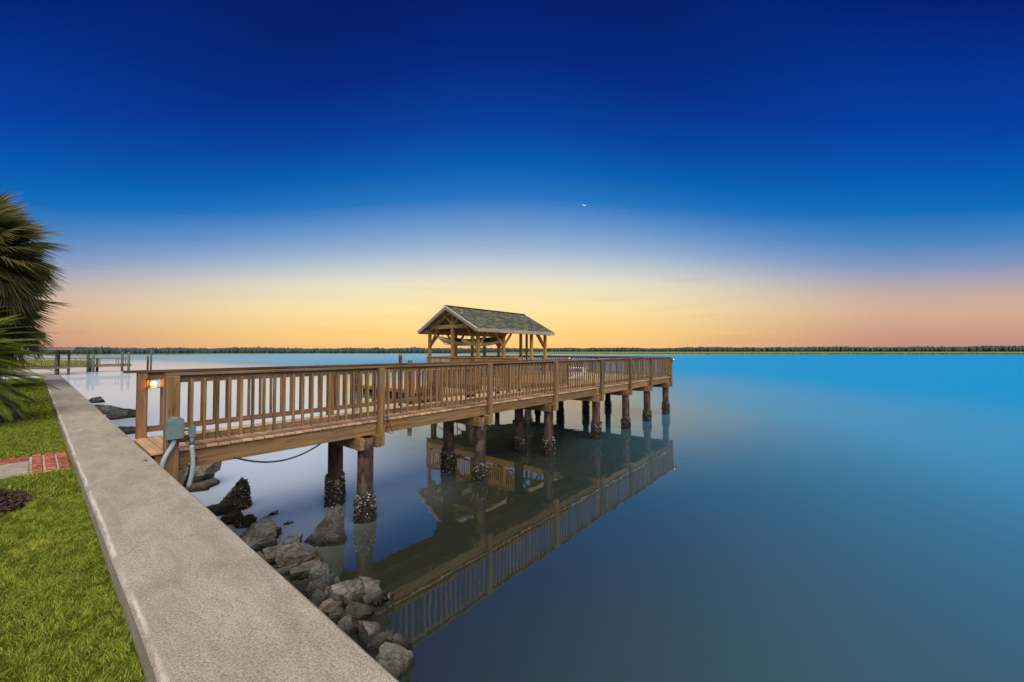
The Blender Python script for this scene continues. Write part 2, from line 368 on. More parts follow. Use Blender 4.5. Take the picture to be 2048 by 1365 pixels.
    df = M.n('ShaderNodeBsdfDiffuse'); M.l(c, df.inputs[0]); ms = M.n('ShaderNodeMixShader'); M.l(M.math('MAXIMUM', M.math('MULTIPLY', open_blue, .84), M.math('MULTIPLY', sheen_tint, .58)), ms.inputs[0]); M.l(b.outputs[0], ms.inputs[1]); M.l(df.outputs[0], ms.inputs[2]); M.l(ms.outputs[0], M.t.nodes['Material Output'].inputs[0])
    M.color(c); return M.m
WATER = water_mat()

# ================================================================== setting
def quad(name, pts, mat, kind='structure'):
    bm = bmesh.new(); bm.faces.new([bm.verts.new(p) for p in pts]); o = link(name, mesh_of(bm, name), None, None, mat)
    return tag(o, kind=kind)
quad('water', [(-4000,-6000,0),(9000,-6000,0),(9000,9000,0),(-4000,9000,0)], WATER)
MUDM = simple('tidal_mud', (.03,.027,.02), .6, .3, 0, .4, 5)
quad('seabed', [(-4000,-6000,-2.5),(9000,-6000,-2.5),(9000,9000,-2.5),(-4000,9000,-2.5)], MUDM)
WT, DK, LW = 1.885, 1.865, 1.745        # seawall top, deck top, lawn level
XL, XR = .345, .97                      # seawall faces
YEND = 33.0
# lawn ground sheet (solid block of land behind the wall)
bm = bmesh.new(); add_box(bm, (-60+XL/2, (YEND-60)/2, (LW-2.5)/2), (120+XL, YEND+60, LW+2.5))
for v in bm.verts: v.co.z = min(v.co.z, LW)
tag(link('lawn_ground', mesh_of(bm, 'lawn_ground'), None, None, SOIL), kind='structure')
# seawall
sw = thing('seawall', (.66, 8, 0), 'long grey concrete seawall running along the edge of the lawn', 'wall')
bm = bmesh.new(); add_box(bm, (.66, (YEND-12)/2, -.25+ .35), (.5, YEND+12, 3.2)); bm_z = [setattr(v.co, 'z', min(v.co.z, 1.62)) for v in bm.verts]
link('wall_face', mesh_of(bm, 'wall_face'), None, sw, CONC)
ys = [-12, -4.4, -.2, 3.6, 8.2, 12.4, 16.6, 20.8, 25, 29.2, YEND]
for i, (a, b) in enumerate(zip(ys, ys[1:])):
    bm = bmesh.new(); L = b-a-.007
    n = max(2, int(L/.25)); prof = [(XL,1.6),(XL,WT-.018),(XL+.018,WT),(XR-.018,WT),(XR,WT-.018),(XR,1.6)]
    rings = []
    for k in range(n+1):
        y = a+.0035+L*k/n; rings.append([])
        for j, (x, z) in enumerate(prof):
            w = noise.noise(Vector((y*1.7, j*9.1, 3.3)))*.004 if j in (1,2,3,4) else 0
            rings[-1].append(bm.verts.new((x+(w if j<3 else -w), y, z+w*.4)))
    for p, q in zip(rings, rings[1:]):
        for j in range(5): bm.faces.new((p[j], q[j], q[j+1], p[j+1]))
        bm.faces.new((p[5], q[5], q[0], p[0]))
    bm.faces.new(rings[0]); bm.faces.new(rings[-1][::-1])
    bmesh.ops.recalc_face_normals(bm, faces=bm.faces)
    link('cap_slab', mesh_of(bm, 'cap_slab'), None, sw, CONC)
# mud and rubble bed below the wall
def bed(x): return .30 - .34*max(0, (x-XR))
bm = bmesh.new(); gx = [XR-.1+.12*i for i in range(22)]; gy = [-3+.35*j for j in range(110)]
G = [[bm.verts.new((x, y, bed(x) + .10*noise.noise(Vector((x*2.2, y*2.2, 1))) - (.12 if y > 9 else 0) - (.18 if y < 3 else 0))) for x in gx] for y in gy]
for a, b in zip(G, G[1:]):
    for i in range(len(gx)-1): bm.faces.new((a[i], a[i+1], b[i+1], b[i]))
tag(link('mud_bank', mesh_of(bm, 'mud_bank', True), None, None, MUDM), kind='structure')

# ------------------------------------------------------------------ far shore
def strip_land(name, pts_near, pts_far, z, mat):
    bm = bmesh.new(); a = [bm.verts.new((p.x, p.y, z)) for p in pts_near]; b = [bm.verts.new((p.x, p.y, z)) for p in pts_far]
    for i in range(len(a)-1): bm.faces.new((a[i], a[i+1], b[i+1], b[i]))
    bmesh.ops.recalc_face_normals(bm, faces=bm.faces)
    return tag(link(name, mesh_of(bm, name), None, None, mat), kind='structure')
def bank(r):            # forward distance of the far bank as a function of the sideways ratio
    return 430 - 150*max(0, min(1, (-r-.55)/.5)) - 65*max(0, min(1, (r-.05)/.3)) + 9*math.sin(r*23) + 5*math.sin(r*61)
rs = [-3.2+.05*i for i in range(129)]
strip_land('far_shore', [world_of(bank(r)+4, r*bank(r), 0) for r in rs], [world_of(2500, r*2500, 0) for r in rs], .12, simple('marsh_plain', (.26,.27,.035), .95, .1))
# marsh grass along the far bank
V, F, T = [], [], []
def marsh(r0, r1, d0, d1, n, h, w):
    for _ in range(n):
        r = random.uniform(r0, r1); b = bank(r); d = b + d0 + (d1-d0)*random.random()**1.6
        p = world_of(d, r*d, .1); a = random.uniform(0, math.pi); hh = h*random.uniform(.6,1.2); ww = w*random.uniform(.6,1.3)
        dx, dy = math.cos(a)*ww, math.sin(a)*ww; k = len(V)
        V.extend([(p.x-dx,p.y-dy,.0),(p.x+dx,p.y+dy,.0),(p.x+dx*.5+random.uniform(-.3,.3),p.y+dy*.5,hh)]); F.append((k,k+1,k+2)); t = random.random(); T.extend([t*.6,t*.6,t])
marsh(-.10, 2.4, 0, 60, 60000, .95, 1.1); marsh(-.6, -.02, 0, 14, 8000, .5, 1.0); marsh(-1.7, -.6, 0, 40, 26000, .75, 1.0)
def spit(cx, cy, ax, ay, n):
    for _ in range(n):
        a, q = random.uniform(0, 6.283), math.sqrt(random.random()); x = cx+ax*q*math.cos(a); y = cy+ay*q*math.sin(a)
        b = random.uniform(0, 3.14); k = len(V); ww, hh = random.uniform(.1,.25), random.uniform(.4,.9)
        V.extend([(x-math.cos(b)*ww,y-math.sin(b)*ww,0),(x+math.cos(b)*ww,y+math.sin(b)*ww,0),(x,y,hh)]); F.append((k,k+1,k+2)); t = random.random(); T.extend([t*.5,t*.5,t])
spit(-14, 150, 24, 26, 14000)
tag(link('marsh_grass', py_mesh('marsh_grass', V, F, attr=T), None, None, MARSH), 'yellow green marsh grass along the far bank', kind='stuff')
# far wood
V, F, T = [], [], []
ico = bmesh.new(); bmesh.ops.create_icosphere(ico, subdivisions=2, radius=1)
iv = np.array([v.co[:] for v in ico.verts]); ifc = np.array([[v.index for v in f.verts] for f in ico.faces]); ico.free()
vs, fs, ts, k = [], [], [], 0
for i in range(11000):
    r = random.uniform(-1.9, 2.2); row = random.random()
    fr_ = max(0, min(1, (r+.14)/.22)); d = bank(r) + 24 + row*110 + 900*fr_; d_ = d
    hgt = (3.2 + (3.7 + .8*row + 2.2*noise.noise(Vector((r*7, 0, 2))) + 1.2*noise.noise(Vector((r*31, 0, 5))) + 2.6*max(0, min(1.4, r+.1)) + 1.0*max(0,-r-.45))*d/800) * random.uniform(.90, 1.06)
    p = world_of(d, r*d, 0); rad = hgt*random.uniform(.20,.36)
    j = 1 + rng.normal(0, .20, (len(iv),1)); v = iv*j*np.array([rad, rad, hgt*.55]) + np.array([p.x, p.y, hgt*.47])
    vs.append(v); fs.append(ifc+k); k += len(iv); ts.append(np.clip(.5+rng.normal(0,.16)+rng.normal(0,.18,len(iv)), 0, 1))
tag(link('far_wood', py_mesh('far_wood', np.concatenate(vs), np.concatenate(fs), attr=np.concatenate(ts)), None, None, PINES), 'dark blue green line of pines along the far shore', kind='stuff')
# moon
bm = bmesh.new(); mr_, n = 16.0, 22; D = 2600
outer, inner = [], []
for i in range(n+1):
    a = R(196 + 148*i/n); th = math.sin(math.pi*i/n)
    outer.append((mr_*math.cos(a), mr_*math.sin(a))); inner.append((mr_*math.cos(a)*(1-.02*th), mr_*math.sin(a)+3.8*th))
fr = [bm.verts.new((x, 0, z)) for x, z in outer] ; fi = [bm.verts.new((x, 0, z)) for x, z in inner]
bk = [bm.verts.new((x, 2.0*math.sin(math.pi*i/n)+.05, z)) for i, (x, z) in enumerate(inner)]
for i in range(n):
    bm.faces.new((fr[i], fr[i+1], fi[i+1], fi[i])); bm.faces.new((fr[i], bk[i], bk[i+1], fr[i+1])); bm.faces.new((fi[i], fi[i+1], bk[i+1], bk[i]))
rr, uu = ray(1169, 407); mp = world_of(D, rr*D, CZ+uu*D)
tag(link('moon', mesh_of(bm, 'moon'), Matrix.Translation(mp) @ Matrix.Rotation(R(AZ-90-10), 4, 'Z') @ Matrix.Rotation(R(12), 4, 'Y'), None, MOONM), 'thin white crescent moon lying on its back in the blue sky', 'moon')

# ================================================================== the pier
YO, YI = 7.02, 8.30                     # outer and inner edge of the walkway
XS, PX0, PX1, PY1 = 1.0, 13.35, 21.1, 17.0
bents = [4.08, 7.17, 10.17, 13.2, 15.75, 18.05, 20.5]
pier = thing('pier', (1.0, 7.66, DK), 'brown timber pier with railings on oyster covered pilings beside the seawall', 'pier')
# deck boards
PW, GAP = .138, .011
x = XS+PW/2; boards = []
while x < PX1:
    y1 = PY1 if x > PX0 else YI+.03
    boards.append((x, YO-.035, y1)); x += PW+GAP
for x, a, b in boards:
    dz = random.uniform(-.002,.002)
    board('deck_board', (x, a+random.uniform(-.006,.006), DK-.019+dz), (x, b, DK-.019+dz), PW, .038, W_DECK, pier)
# stringers and beams
SZ0, SZ1 = DK-.04, DK-.28
sz = (SZ0+SZ1)/2
segs = [XS+.05]+bents[1::2]+[PX1-.05]
for y in (YO+.02, (YO+YI)/2, YI-.03):
    for a, b in zip(segs, segs[1:]):
        board('stringer', (a, y, sz), (b-.004, y, sz), .045, .238, W_BEAM, pier)
for y in np.arange(YI+.6, PY1, .62):
    board('joist', (PX0+.05, y, sz), (PX1-.06, y, sz), .045, .238, W_BEAM, pier)
board('fascia_board', (PX0+.0, YI+.02, sz), (PX0+.0, PY1+.03, sz), .04, .24, W_GOLD, pier)
board('fascia_board', (PX1-.0, YO, sz), (PX1-.0, PY1+.03, sz), .04, .24, W_BEAM, pier)
board('fascia_board', (PX0+.03, PY1+.03, sz), (PX1-.03, PY1+.03, sz), .04, .24, W_GOLD, pier)
CBZ0, CBZ1 = SZ1-.003, SZ1-.225
cz = (CBZ0+CBZ1)/2
def cross(x, a, b):
    for s in (-.17, .17): board('cross_beam', (x+s, a, cz), (x+s, b, cz), .09, .22, W_BEAM, pier)
for i, x in enumerate(bents): cross(x, YO-.16, YI+.15 if x < PX0 else 10.75)
for x in (13.55, 16, 18.5, 20.6): cross(x, 13.4, PY1)
# pilings with oysters
def shells(name, rad, z0, z1, n, M, parent, top=.0):
    vs, fs, ts = [], [], []
    for i in range(n):
        a = random.uniform(0, 2*math.pi); f = random.random()**.9; z = z0+(z1-z0)*f + .06*math.sin(a*2+rad*40)
        lump = .022+.05*max(0, noise.noise(Vector((math.cos(a)*2.2, math.sin(a)*2.2, z*4+rad*99+M.translation.x))) )
        lump *= min(1, (1.0-f)*4+.25)
        c = Vector((math.cos(a)*(rad+lump), math.sin(a)*(rad+lump), z))
        t = Vector((math.cos(a)+random.gauss(0,.6), math.sin(a)+random.gauss(0,.6), random.gauss(.25,.6))).normalized()
        s = t.cross(Vector((random.gauss(0,1),random.gauss(0,1),random.gauss(0,1)))).normalized(); q = t.cross(s)
        L = random.uniform(.022,.05); w = L*random.uniform(.45,.7); th = .006
        k = len(vs)
        for d in ((t*-L*.6), (s*w*.9-t*L*.1), (t*L), (s*-w*.9-t*L*.1), (q*(th+w*.45)), (q*-th)): vs.append((c+d)[:])
        for tri in ((0,1,4),(1,2,4),(2,3,4),(3,0,4),(1,0,5),(2,1,5),(3,2,5),(0,3,5)): fs.append(tuple(k+j for j in tri))
        tone = min(1, max(0, random.gauss(.40+.34*max(0,f-.45)*1.6, .24))); ts.extend([tone*.6, tone, min(1,tone*1.15), tone, tone, tone*.4])
    o = link(name, py_mesh(name, vs, fs, attr=ts), M, parent, SHELL); o['kind'] = 'stuff'; return o
def pile_mesh(rad, z0, z1, seedv):
    bm = bmesh.new(); rings = []; n, seg = 16, 18
    for i in range(n+1):
        z = z0+(z1-z0)*i/n; rings.append([])
        for k in range(seg):
            a = 2*math.pi*k/seg; r = rad*(1.03-.06*i/n)*(1+.03*noise.noise(Vector((math.cos(a)*1.3, math.sin(a)*1.3+seedv, z*1.2))))
            rings[-1].append(bm.verts.new((r*math.cos(a), r*math.sin(a), z)))
    for p, q in zip(rings, rings[1:]):
        for k in range(seg): bm.faces.new((p[k], p[(k+1)%seg], q[(k+1)%seg], q[k]))
    bm.faces.new(rings[-1]); return mesh_of(bm, 'piling', True)
PM = [pile_mesh(.150, -2.4, CBZ1+.18, s) for s in (0.0, 7.3, 15.1)]
def piling(x, y, detail, k):
    M = Matrix.Translation((x, y, 0)) @ Matrix.Rotation(k*1.7, 4, 'Z')
    p = link('piling', PM[k%3], M, pier, PILE)
    shells('oyster_crust', .15, -.08, .50+.12*math.sin(k*2.3), detail, M, p)
k = 0
for i, x in enumerate(bents):
    piling(x, YO+.02, [1500,1300,1000,800,650,500,450][i], k); k += 1
    if i < 3: piling(x, YI-.09, [1400,1000,800][i], k); k += 1
for (x, y) in ((13.5,10.4),(16,10.4),(18.4,10.4),(20.9,10.4),(13.6,13.9),(18.7,13.7),(13.6,16.75),(16.1,16.75),(18.6,16.75),(20.8,16.75)):
    piling(x, y, 450, k); k += 1
# railings -----------------------------------------------------------
RH = 1.035; CAPZ = DK+RH
count = [0]; extra_v, extra_f = [], []
BM = {}
def baluster_mesh(mat):
    if mat.name in BM: return BM[mat.name]
    bm = bmesh.new(); h, w = .88, .019
    # bevelled lower end, local x up the picket
    pts = [(-h/2+.03,-w,-w),(-h/2+.03,-w,w),(-h/2,w,w),(-h/2,w,-w),(h/2,-w,-w),(h/2,-w,w),(h/2,w,w),(h/2,w,-w)]
    v = [bm.verts.new(p) for p in pts]
    for f in ((0,1,2,3),(4,7,6,5),(0,4,5,1),(1,5,6,2),(2,6,7,3),(3,7,4,0)): bm.faces.new([v[i] for i in f])
    bmesh.ops.recalc_face_normals(bm, faces=bm.faces); bmesh.ops.bevel(bm, geom=[e for e in bm.edges if e.calc_length() > .5], offset=.003, segments=1, affect='EDGES')
    me = mesh_of(bm, 'baluster'); me.materials.append(mat); BM[mat.name] = me; return me
def railing(p0, p1, nrm, posts, mat, pmat, step=.148, cap_cuts=(), post_low=.95, single=True, cap_ext=(0,0), pw=.115, post_out=True, phase=.5):
    """p0,p1: plan points of the rail line; nrm: outward plan normal; posts: distances along the line"""
    p0, p1, nrm = Vector((*p0,0)), Vector((*p1,0)), Vector((*nrm,0)); d = (p1-p0).normalized(); L = (p1-p0).length
    Z = lambda z: Vector((0,0,z))
    cuts = [-cap_ext[0]]+list(cap_cuts)+[L+cap_ext[1]]
    head = None
    for a, b in zip(cuts, cuts[1:]):
        o = board('handrail' if head is None else 'cap_board', p0+d*(a+.001)+Z(CAPZ-.019), p0+d*(b-.001)+Z(CAPZ-.019), .14, .038, mat, pier if head is None else head)
        head = head or o
    ps = sorted(posts)
    for s in ps:
        off = nrm*(.02+pw/2 if post_out else 0)
        q = p0+d*s+off
        board('post', q+Z(CAPZ-.0395), q+Z(DK-post_low), pw, pw, pmat, head, up=nrm, bev=.006)
    ed = [0]+ps+[L]
    ed = sorted(set(round(e,3) for e in ed))
    ins = -nrm*.0 
    for a, b in zip(ed, ed[1:]):
        if b-a < .25: continue
        board('top_rail', p0+d*(a+.003)+Z(CAPZ-.039-.048), p0+d*(b-.003)+Z(CAPZ-.039-.048), .036, .092, mat, head)
        board('bottom_rail', p0+d*(a+.003)+Z(DK+.125), p0+d*(b-.003)+Z(DK+.125), .036, .088, mat, head)
    s = step*phase
    me = baluster_mesh(mat)
    while s < L-.03:
        if all(abs(s-q) > pw/2+.03 for q in ps):
            c = p0+d*s+nrm*.038+Z(DK+.07+.44)
            Mx = frame(c-Z(.44), c+Z(.44), nrm)[0]
            tilt = Matrix.Rotation(random.gauss(0,.006), 4, d)
            Mx = Matrix.Translation(c) @ tilt @ Matrix.Translation(-c) @ Mx
            if single and count[0] < 300:
                link('baluster', me, Mx, head); count[0] += 1
            else:
                b0 = len(extra_v)
                for v in me.vertices: extra_v.append((Mx @ v.co)[:])
                for f in me.polygons: extra_f.append(tuple(b0+i for i in f.vertices))
        s += step*random.uniform(.95,1.05)
    return head
X0 = XS+.2
outer_posts = [.0]+[b+.26-X0 for b in bents[:-1]]+[PX1-X0-.03]
railing((X0, YO), (PX1, YO), (0,-1), outer_posts[1:], W_RAIL, W_RAIL, .148, [outer_posts[1], outer_posts[3], outer_posts[5]], .50, cap_ext=(.06,.06))
# near end post goes down the face of the wall
railing((XS+.05, YI), (PX0-.1, YI), (0,1), [.03, 2.95, 5.83, 8.72, 12.2], W_RED, W_RED, .175, [4.8, 9.0], .35, cap_ext=(.18,.03), post_out=False, pw=.12)
railing((PX0+.02, 10.7), (PX0+.02, PY1), (-1,0), [.06, 2.63, 4.45, 6.24], W_GOLD, W_GOLD, .125, [], .3, post_out=False)
railing((PX1, YO), (PX1, 13.0), (1,0), [.05, 2.4, 4.2, 5.95], W_RED, W_RED, .148, [], .3, post_out=False)
railing((PX1, 13.0), (PX1, PY1), (1,0), [2.0, 3.95], W_RED, W_RED, .148, [], .3, single=False, post_out=False)
railing((PX0+.1, PY1), (PX1, PY1), (0,1), [2.2, 4.4, 6.6], W_GOLD, W_GOLD, .148, [], .3, single=False, post_out=False)
me = bpy.data.meshes.new('distant_balusters'); me.from_pydata(extra_v, [], extra_f); me.update()
tag(link('distant_balusters', me, None, pier, W_GOLD), kind='stuff')
board('post', (X0-.0, YO-.085, CAPZ-.0395), (X0-.0, YO-.085, .55), .145, .145, W_BEAM, pier, up=(0,-1,0), bev=.006)
board('end_block', (X0+.09, YO+.02, 1.05), (X0+.09, YO+.02, 1.575), .14, .10, W_OLD, pier, up=(0,-1,0))
def bolt(p, n, r=.022):
    n = Vector(n); bm = tube([Vector(p), Vector(p)+n*.014, Vector(p)+n*.020], [r, r, r*.6], 8); link('bolt', mesh_of(bm, 'bolt'), None, pier, STEEL)
bolt((X0+.01, YO-.158, 1.48), (0,-1,0), .03); bolt((X0+.22, YO-.004, 1.62), (0,-1,0), .024)
for b in bents[:5]:
    bolt((b+.05, YO-.004, sz+.05), (0,-1,0), .02)

# ------------------------------------------------------------------ pavilion roof
PZ = DK
pav = thing('pavilion', (PX0+.1, 15.15, DK), 'open timber pavilion with shingled gable roof at the end of the pier', 'pavilion')
ya, yb, ym = 13.36, 16.94, 15.15
xa = PX0+.12; pxs = [xa, 15.3, 17.65, 18.95]
BZ = 4.10                                           # underside of eave beam
def ppost(x, y, top=BZ, s=.14): board('post', (x, y, DK+.002), (x, y, top), s, s, W_GOLD, pav, up=(1,0,0), bev=.006)
for x in pxs:
    for y in (ya, yb): ppost(x, y)
ppost(xa, ym, BZ+.22); ppost(18.95, ym, BZ+.22); ppost(16.6, yb); ppost(18.95, ym-.45, BZ+.22, .11)
for y in (ya, yb): board('eave_beam', (xa-.3, y, BZ+.105), (19.2, y, BZ+.105), .09, .21, W_GOLD, pav)
RX0, RX1, RY0, RY1, EZ, AZ_ = 12.97, 19.2, 12.92, 17.26, 4.24, 5.40
def roof_z(y): return EZ + (AZ_-EZ)*(1-abs(y-ym)/((RY1-RY0)/2))
ymr = (RY0+RY1)/2
for x in (xa, 15.3, 17.2, 18.95):
    board('tie_beam', (x, ya-.0, BZ+.32), (x, yb+.0, BZ+.32), .09, .20, W_GOLD, pav)
    for s, y in ((-1, RY0+.1), (1, RY1-.1)):
        board('rafter', (x, y, roof_z(y)-.16), (x, ymr+s*.05, AZ_-.16), .06, .15, W_GOLD, pav)
for x in (xa, 18.95):
    board('king_post', (x-.01, ymr, BZ+.423), (x-.01, ymr, AZ_-.24), .11, .13, W_GOLD, pav, up=(1,0,0))
    for s in (-1, 1):
        board('truss_brace', (x-.02, ymr+s*.08, BZ+.45), (x-.02, ymr+s*.66, BZ+.98), .09, .10, W_GOLD, pav, up=(1,0,0))
        y = ya if s < 0 else yb
        board('knee_brace', (x-.03, y-s*.05, BZ-.72), (x-.03, y-s*.68, BZ+.22), .09, .10, W_GOLD, pav, up=(1,0,0))
for y in (ya, yb):
    for x, s in ((xa, 1), (15.3, -1), (15.3, 1), (18.95, -1)):
        board('knee_brace', (x+s*.05, y, BZ-.66), (x+s*.62, y, BZ+.0), .08, .09, W_GOLD, pav, up=(0,1,0))
# decking under the shingles, then shingles
sl = math.hypot((RY1-RY0)/2, AZ_-EZ)
roof = None
for s, yv in ((-1, RY0), (1, RY1)):
    e, a = Vector((0, yv, EZ)), Vector((0, ymr, AZ_)); d = (a-e).normalized(); nn = Vector((0, s*d.z, abs(d.y))).normalized()
    c = (e+a)/2 - nn*.02
    nb = 13
    for i in range(nb):
        q = e + d*sl*(i+.5)/nb - nn*.022
        o = board('roof_board', (RX0+.02, q.y, q.z), (RX1-.02, q.y, q.z), sl/nb-.004, .026, W_OLD, pav, up=nn)
    vs, fs, ts = [], [], []; j = 0; cs = .125; rowi = 0
    while j*cs < sl-.02:
        x = RX0-.03 - random.uniform(0,.25)
        while x < RX1+.02:
            w = random.uniform(.14,.26); x0, x1 = max(x, RX0-.03), min(x+w-.006, RX1+.03)
            if x1-x0 > .02:
                lo = e + d*(j*cs-.03) + nn*(.018+random.uniform(0,.005)); hi = e + d*min(j*cs+cs+.02, sl) + nn*.004
                k = len(vs); t = min(1, max(0, random.gauss(.48,.22)))
                for q, zz in ((lo,0),(hi,0),(lo,-1)): vs.extend([(x0,q.y,q.z) if not zz else (x0,q.y-nn.y*.012,q.z-nn.z*.012), (x1,q.y,q.z) if not zz else (x1,q.y-nn.y*.012,q.z-nn.z*.012)])
                ts.extend([t]*6); fs.extend([(k,k+1,k+3,k+2),(k,k+4,k+5,k+1)])
            x += w
        j += 1
    o = link('shingles', py_mesh('shingles', vs, fs, attr=ts), None, pav, SHINGLE); o['kind'] = 'stuff'
    board('eave_fascia', (RX0, yv+s*.022, EZ-.075), (RX1, yv+s*.022, EZ-.075), .03, .17, W_GREY, pav)
    for x in (RX0-.018, RX1+.018):
        board('rake_board', (x, yv+s*.02, EZ-.085), (x, ymr-s*.0, AZ_-.085), .03, .17, W_GREY, pav)
        board('rake_trim', (x+(-.02 if x < 15 else .02), yv+s*.02, EZ-.015), (x+(-.02 if x < 15 else .02), ymr-s*.0, AZ_-.015), .025, .05, WHITE, pav)
board('ridge_cap', (RX0-.03, ymr, AZ_+.025), (RX1+.03, ymr, AZ_+.025), .18, .022, SHINGLE, pav)

# ------------------------------------------------------------------ kayaks slung under the roof
def kayak(x0, x1, y, z, label, tiltz):
    L = x1-x0; t = thing('kayak', ((x0+x1)/2, y, z), label, 'kayak', 'kayaks hung under the pavilion roof')
    M = Matrix.Translation(((x0+x1)/2, y, z)) @ Matrix.Rotation(tiltz, 4, 'Y') @ Matrix.Rotation(R(16), 4, 'X')
    n, m = 26, 12
    def ring(s, deck):
        w = .38*max(.02, (1-abs(s)**2.3))**.75; dep = .26*max(.08, (1-abs(s)**3))**.6; sh = .15*s*s; out = []
        for k in range(m+1):
            a = math.pi*k/m
            if deck: out.append((s*L/2, w*math.cos(a), sh+.075*math.sin(a)*(1-.5*abs(s))))
            else: out.append((s*L/2, w*math.cos(a), sh-dep*math.sin(a)**.7))
        return out
    for nm, deck, mat in (('hull', False, HULL), ('deck', True, LIME)):
        bm = bmesh.new(); rings = [[bm.verts.new(p) for p in ring(-1+2*i/n, deck)] for i in range(n+1)]
        for p, q in zip(rings, rings[1:]):
            for k in range(m): bm.faces.new((p[k], p[k+1], q[k+1], q[k]))
        bmesh.ops.recalc_face_normals(bm, faces=bm.faces); link(nm, mesh_of(bm, nm, True), M, t, mat)
    rim = [(.42*math.cos(a)-.1, .24*math.sin(a), .085) for a in [2*math.pi*i/20 for i in range(21)]]
    link('cockpit_rim', mesh_of(tube(rim, .02, 6), 'rim', True), M, t, BLACK)
    for s in (-.55, .55):
        st = [(s*L/2, .42*math.cos(a), -.30*math.sin(a)+.05) for a in [math.pi*i/14 for i in range(15)]]
        st = [(s*L/2, .42, BZ+.25-z)]+st+[(s*L/2, -.42, BZ+.25-z)]
        link('strap', mesh_of(tube(st, .012, 5), 'strap'), M, t, BLACK)
kayak(13.2, 16.0, 16.0, 3.74, 'lime and grey kayak hanging nearest the water side under the pavilion roof', R(2))
kayak(13.3, 16.5, 14.35, 3.72, 'lime kayak with tilted hull hanging in front under the pavilion roof', R(-5))

# ------------------------------------------------------------------ lamps
def lamp(p, d, label, power, br=.031):
    """small deck lamp on a rail post: back plate, arm, flat hood and bulb; d = horizontal direction it faces"""
    p, d = Vector(p), Vector((*d, 0)).normalized(); s = Vector((-d.y, d.x, 0)); t = thing('deck_lamp', p, label, 'lamp', 'lit deck lamps on the railing')
    Mx = Matrix((d, s, Vector((0,0,1)))).transposed().to_4x4(); Mx.translation = p
    link('back_plate', box_mesh(.012,.09,.13,.002,'lamp'), Mx @ Matrix.Translation((.007,0,.0)), t, BRONZE)
    bm = bmesh.new(); add_box(bm, (.075,0,-.068), (.15,.19,.010)); add_box(bm, (.02,0,-.03), (.02,.03,.08))
    link('shelf', mesh_of(bm, 'shelf'), Mx, t, BRONZE)
    bm = bmesh.new(); add_box(bm, (.07,0,.058), (.14,.16,.010)); link('hood', mesh_of(bm, 'hood'), Mx, t, BRONZE)
    bm = bmesh.new(); bmesh.ops.create_uvsphere(bm, u_segments=12, v_segments=8, radius=br)
    for v in bm.verts: v.co = Vector((v.co.x*1.0+.07, v.co.y*1.5, v.co.z*.9-.01))
    link('bulb', mesh_of(bm, 'bulb', True), Mx, t, BULB if br > .03 else BULB2)
lamp((XS+.05+.095, YI-.02, CAPZ-.20), (.85,-.5), 'glowing lamp under the handrail beside the seawall end post', 22)
lamp((PX1-.03, YO-.14, CAPZ-.13), (-.2,-1), 'small glowing lamp at the far outer corner post of the railing', .8, .022)
lamp((PX1-.07, 12.95, CAPZ-.14), (-1,0), 'small glowing lamp on the back railing behind the white chair', 4, .022)

# ------------------------------------------------------------------ electrical box and conduits
eb = thing('electrical_box', (X0-.02, YO-.2, 1.9), 'grey blue electrical box with curved conduits on the pier end post', 'electrical box')
ey = YO-.16-.055
zb = 2.17
ex = X0+.012
bm = bmesh.new(); add_box(bm, (0,0,0), (.185,.10,.27)); bmesh.ops.bevel(bm, geom=bm.edges[:], offset=.012, segments=2, affect='EDGES')
Mb = Matrix.Translation((ex, ey, zb))
b_ = link('housing', mesh_of(bm, 'housing'), Mb, eb, EBOX)
bm = bmesh.new(); add_box(bm, (0,-.056,0), (.175,.012,.255)); bmesh.ops.bevel(bm, geom=bm.edges[:], offset=.004, segments=1, affect='EDGES')
link('cover', mesh_of(bm, 'cover'), Mb, b_, EBOX)
bm = tube([(0,0,.134),(0,0,.152),(0,0,.158)], [.06,.055,.03], 14); link('top_knob', mesh_of(bm, 'top_knob'), Mb, b_, EBOX)
link('connector', mesh_of(tube([(ex+.09, ey, zb-.03),(ex+.16, ey, zb-.03)], .018, 10), 'connector', True), None, eb, EBOX)
bx2 = ex+.185
bm = bmesh.new(); add_box(bm, (bx2, ey, zb-.06), (.075,.075,.17)); bmesh.ops.bevel(bm, geom=bm.edges[:], offset=.018, segments=2, affect='EDGES')
link('conduit_body', mesh_of(bm, 'conduit_body'), None, eb, EBOX)
link('coupling', mesh_of(tube([(bx2, ey, zb-.14),(bx2, ey, zb-.24)], .027, 12), 'coupling', True), None, eb, EBOX)
link('conduit', mesh_of(tube(bez((bx2, ey, zb-.24),(bx2+.005, ey, zb-.4),(bx2+.05, ey, zb-.5),(bx2-.03, ey+.02, zb-.82)), .027, 12), 'conduit', True), None, eb, PVC)
link('conduit', mesh_of(tube(bez((ex, ey, zb-.13),(ex-.01, ey, zb-.30),(ex-.17, ey-.01, zb-.30),(ex-.13, ey-.02, zb-.75)), .028, 12), 'conduit', True), None, eb, PVC)
# drooping hose below the walkway and the black pipe by the end post
a, b = on_y(468, 915, YO-.02), on_y(655, 884, YO-.0); a.z -= .0
c1 = on_y(530, 929, YO-.02); c2 = on_y(590, 925, YO-.02)
tag(link('hose', mesh_of(tube(bez(a, c1+Vector((0,0,-.03)), c2+Vector((0,0,-.03)), b+Vector((.04,.1,.03)), 20), .014, 8), 'hose', True), None, None, CABLE), 'dark hose sagging below the walkway stringer', 'hose')
pb = on_y(385, 935, YO-.12); pe = on_y(371, 972, YO-.12)
tag(link('drain_pipe', mesh_of(tube([pb+Vector((.03,.06,.12)), pb, pe, pe+Vector((-.05,0,-.35))], .032, 10), 'drain_pipe', True), None, None, BLACK), 'black pipe slanting into the rocks below the pier end post', 'pipe')
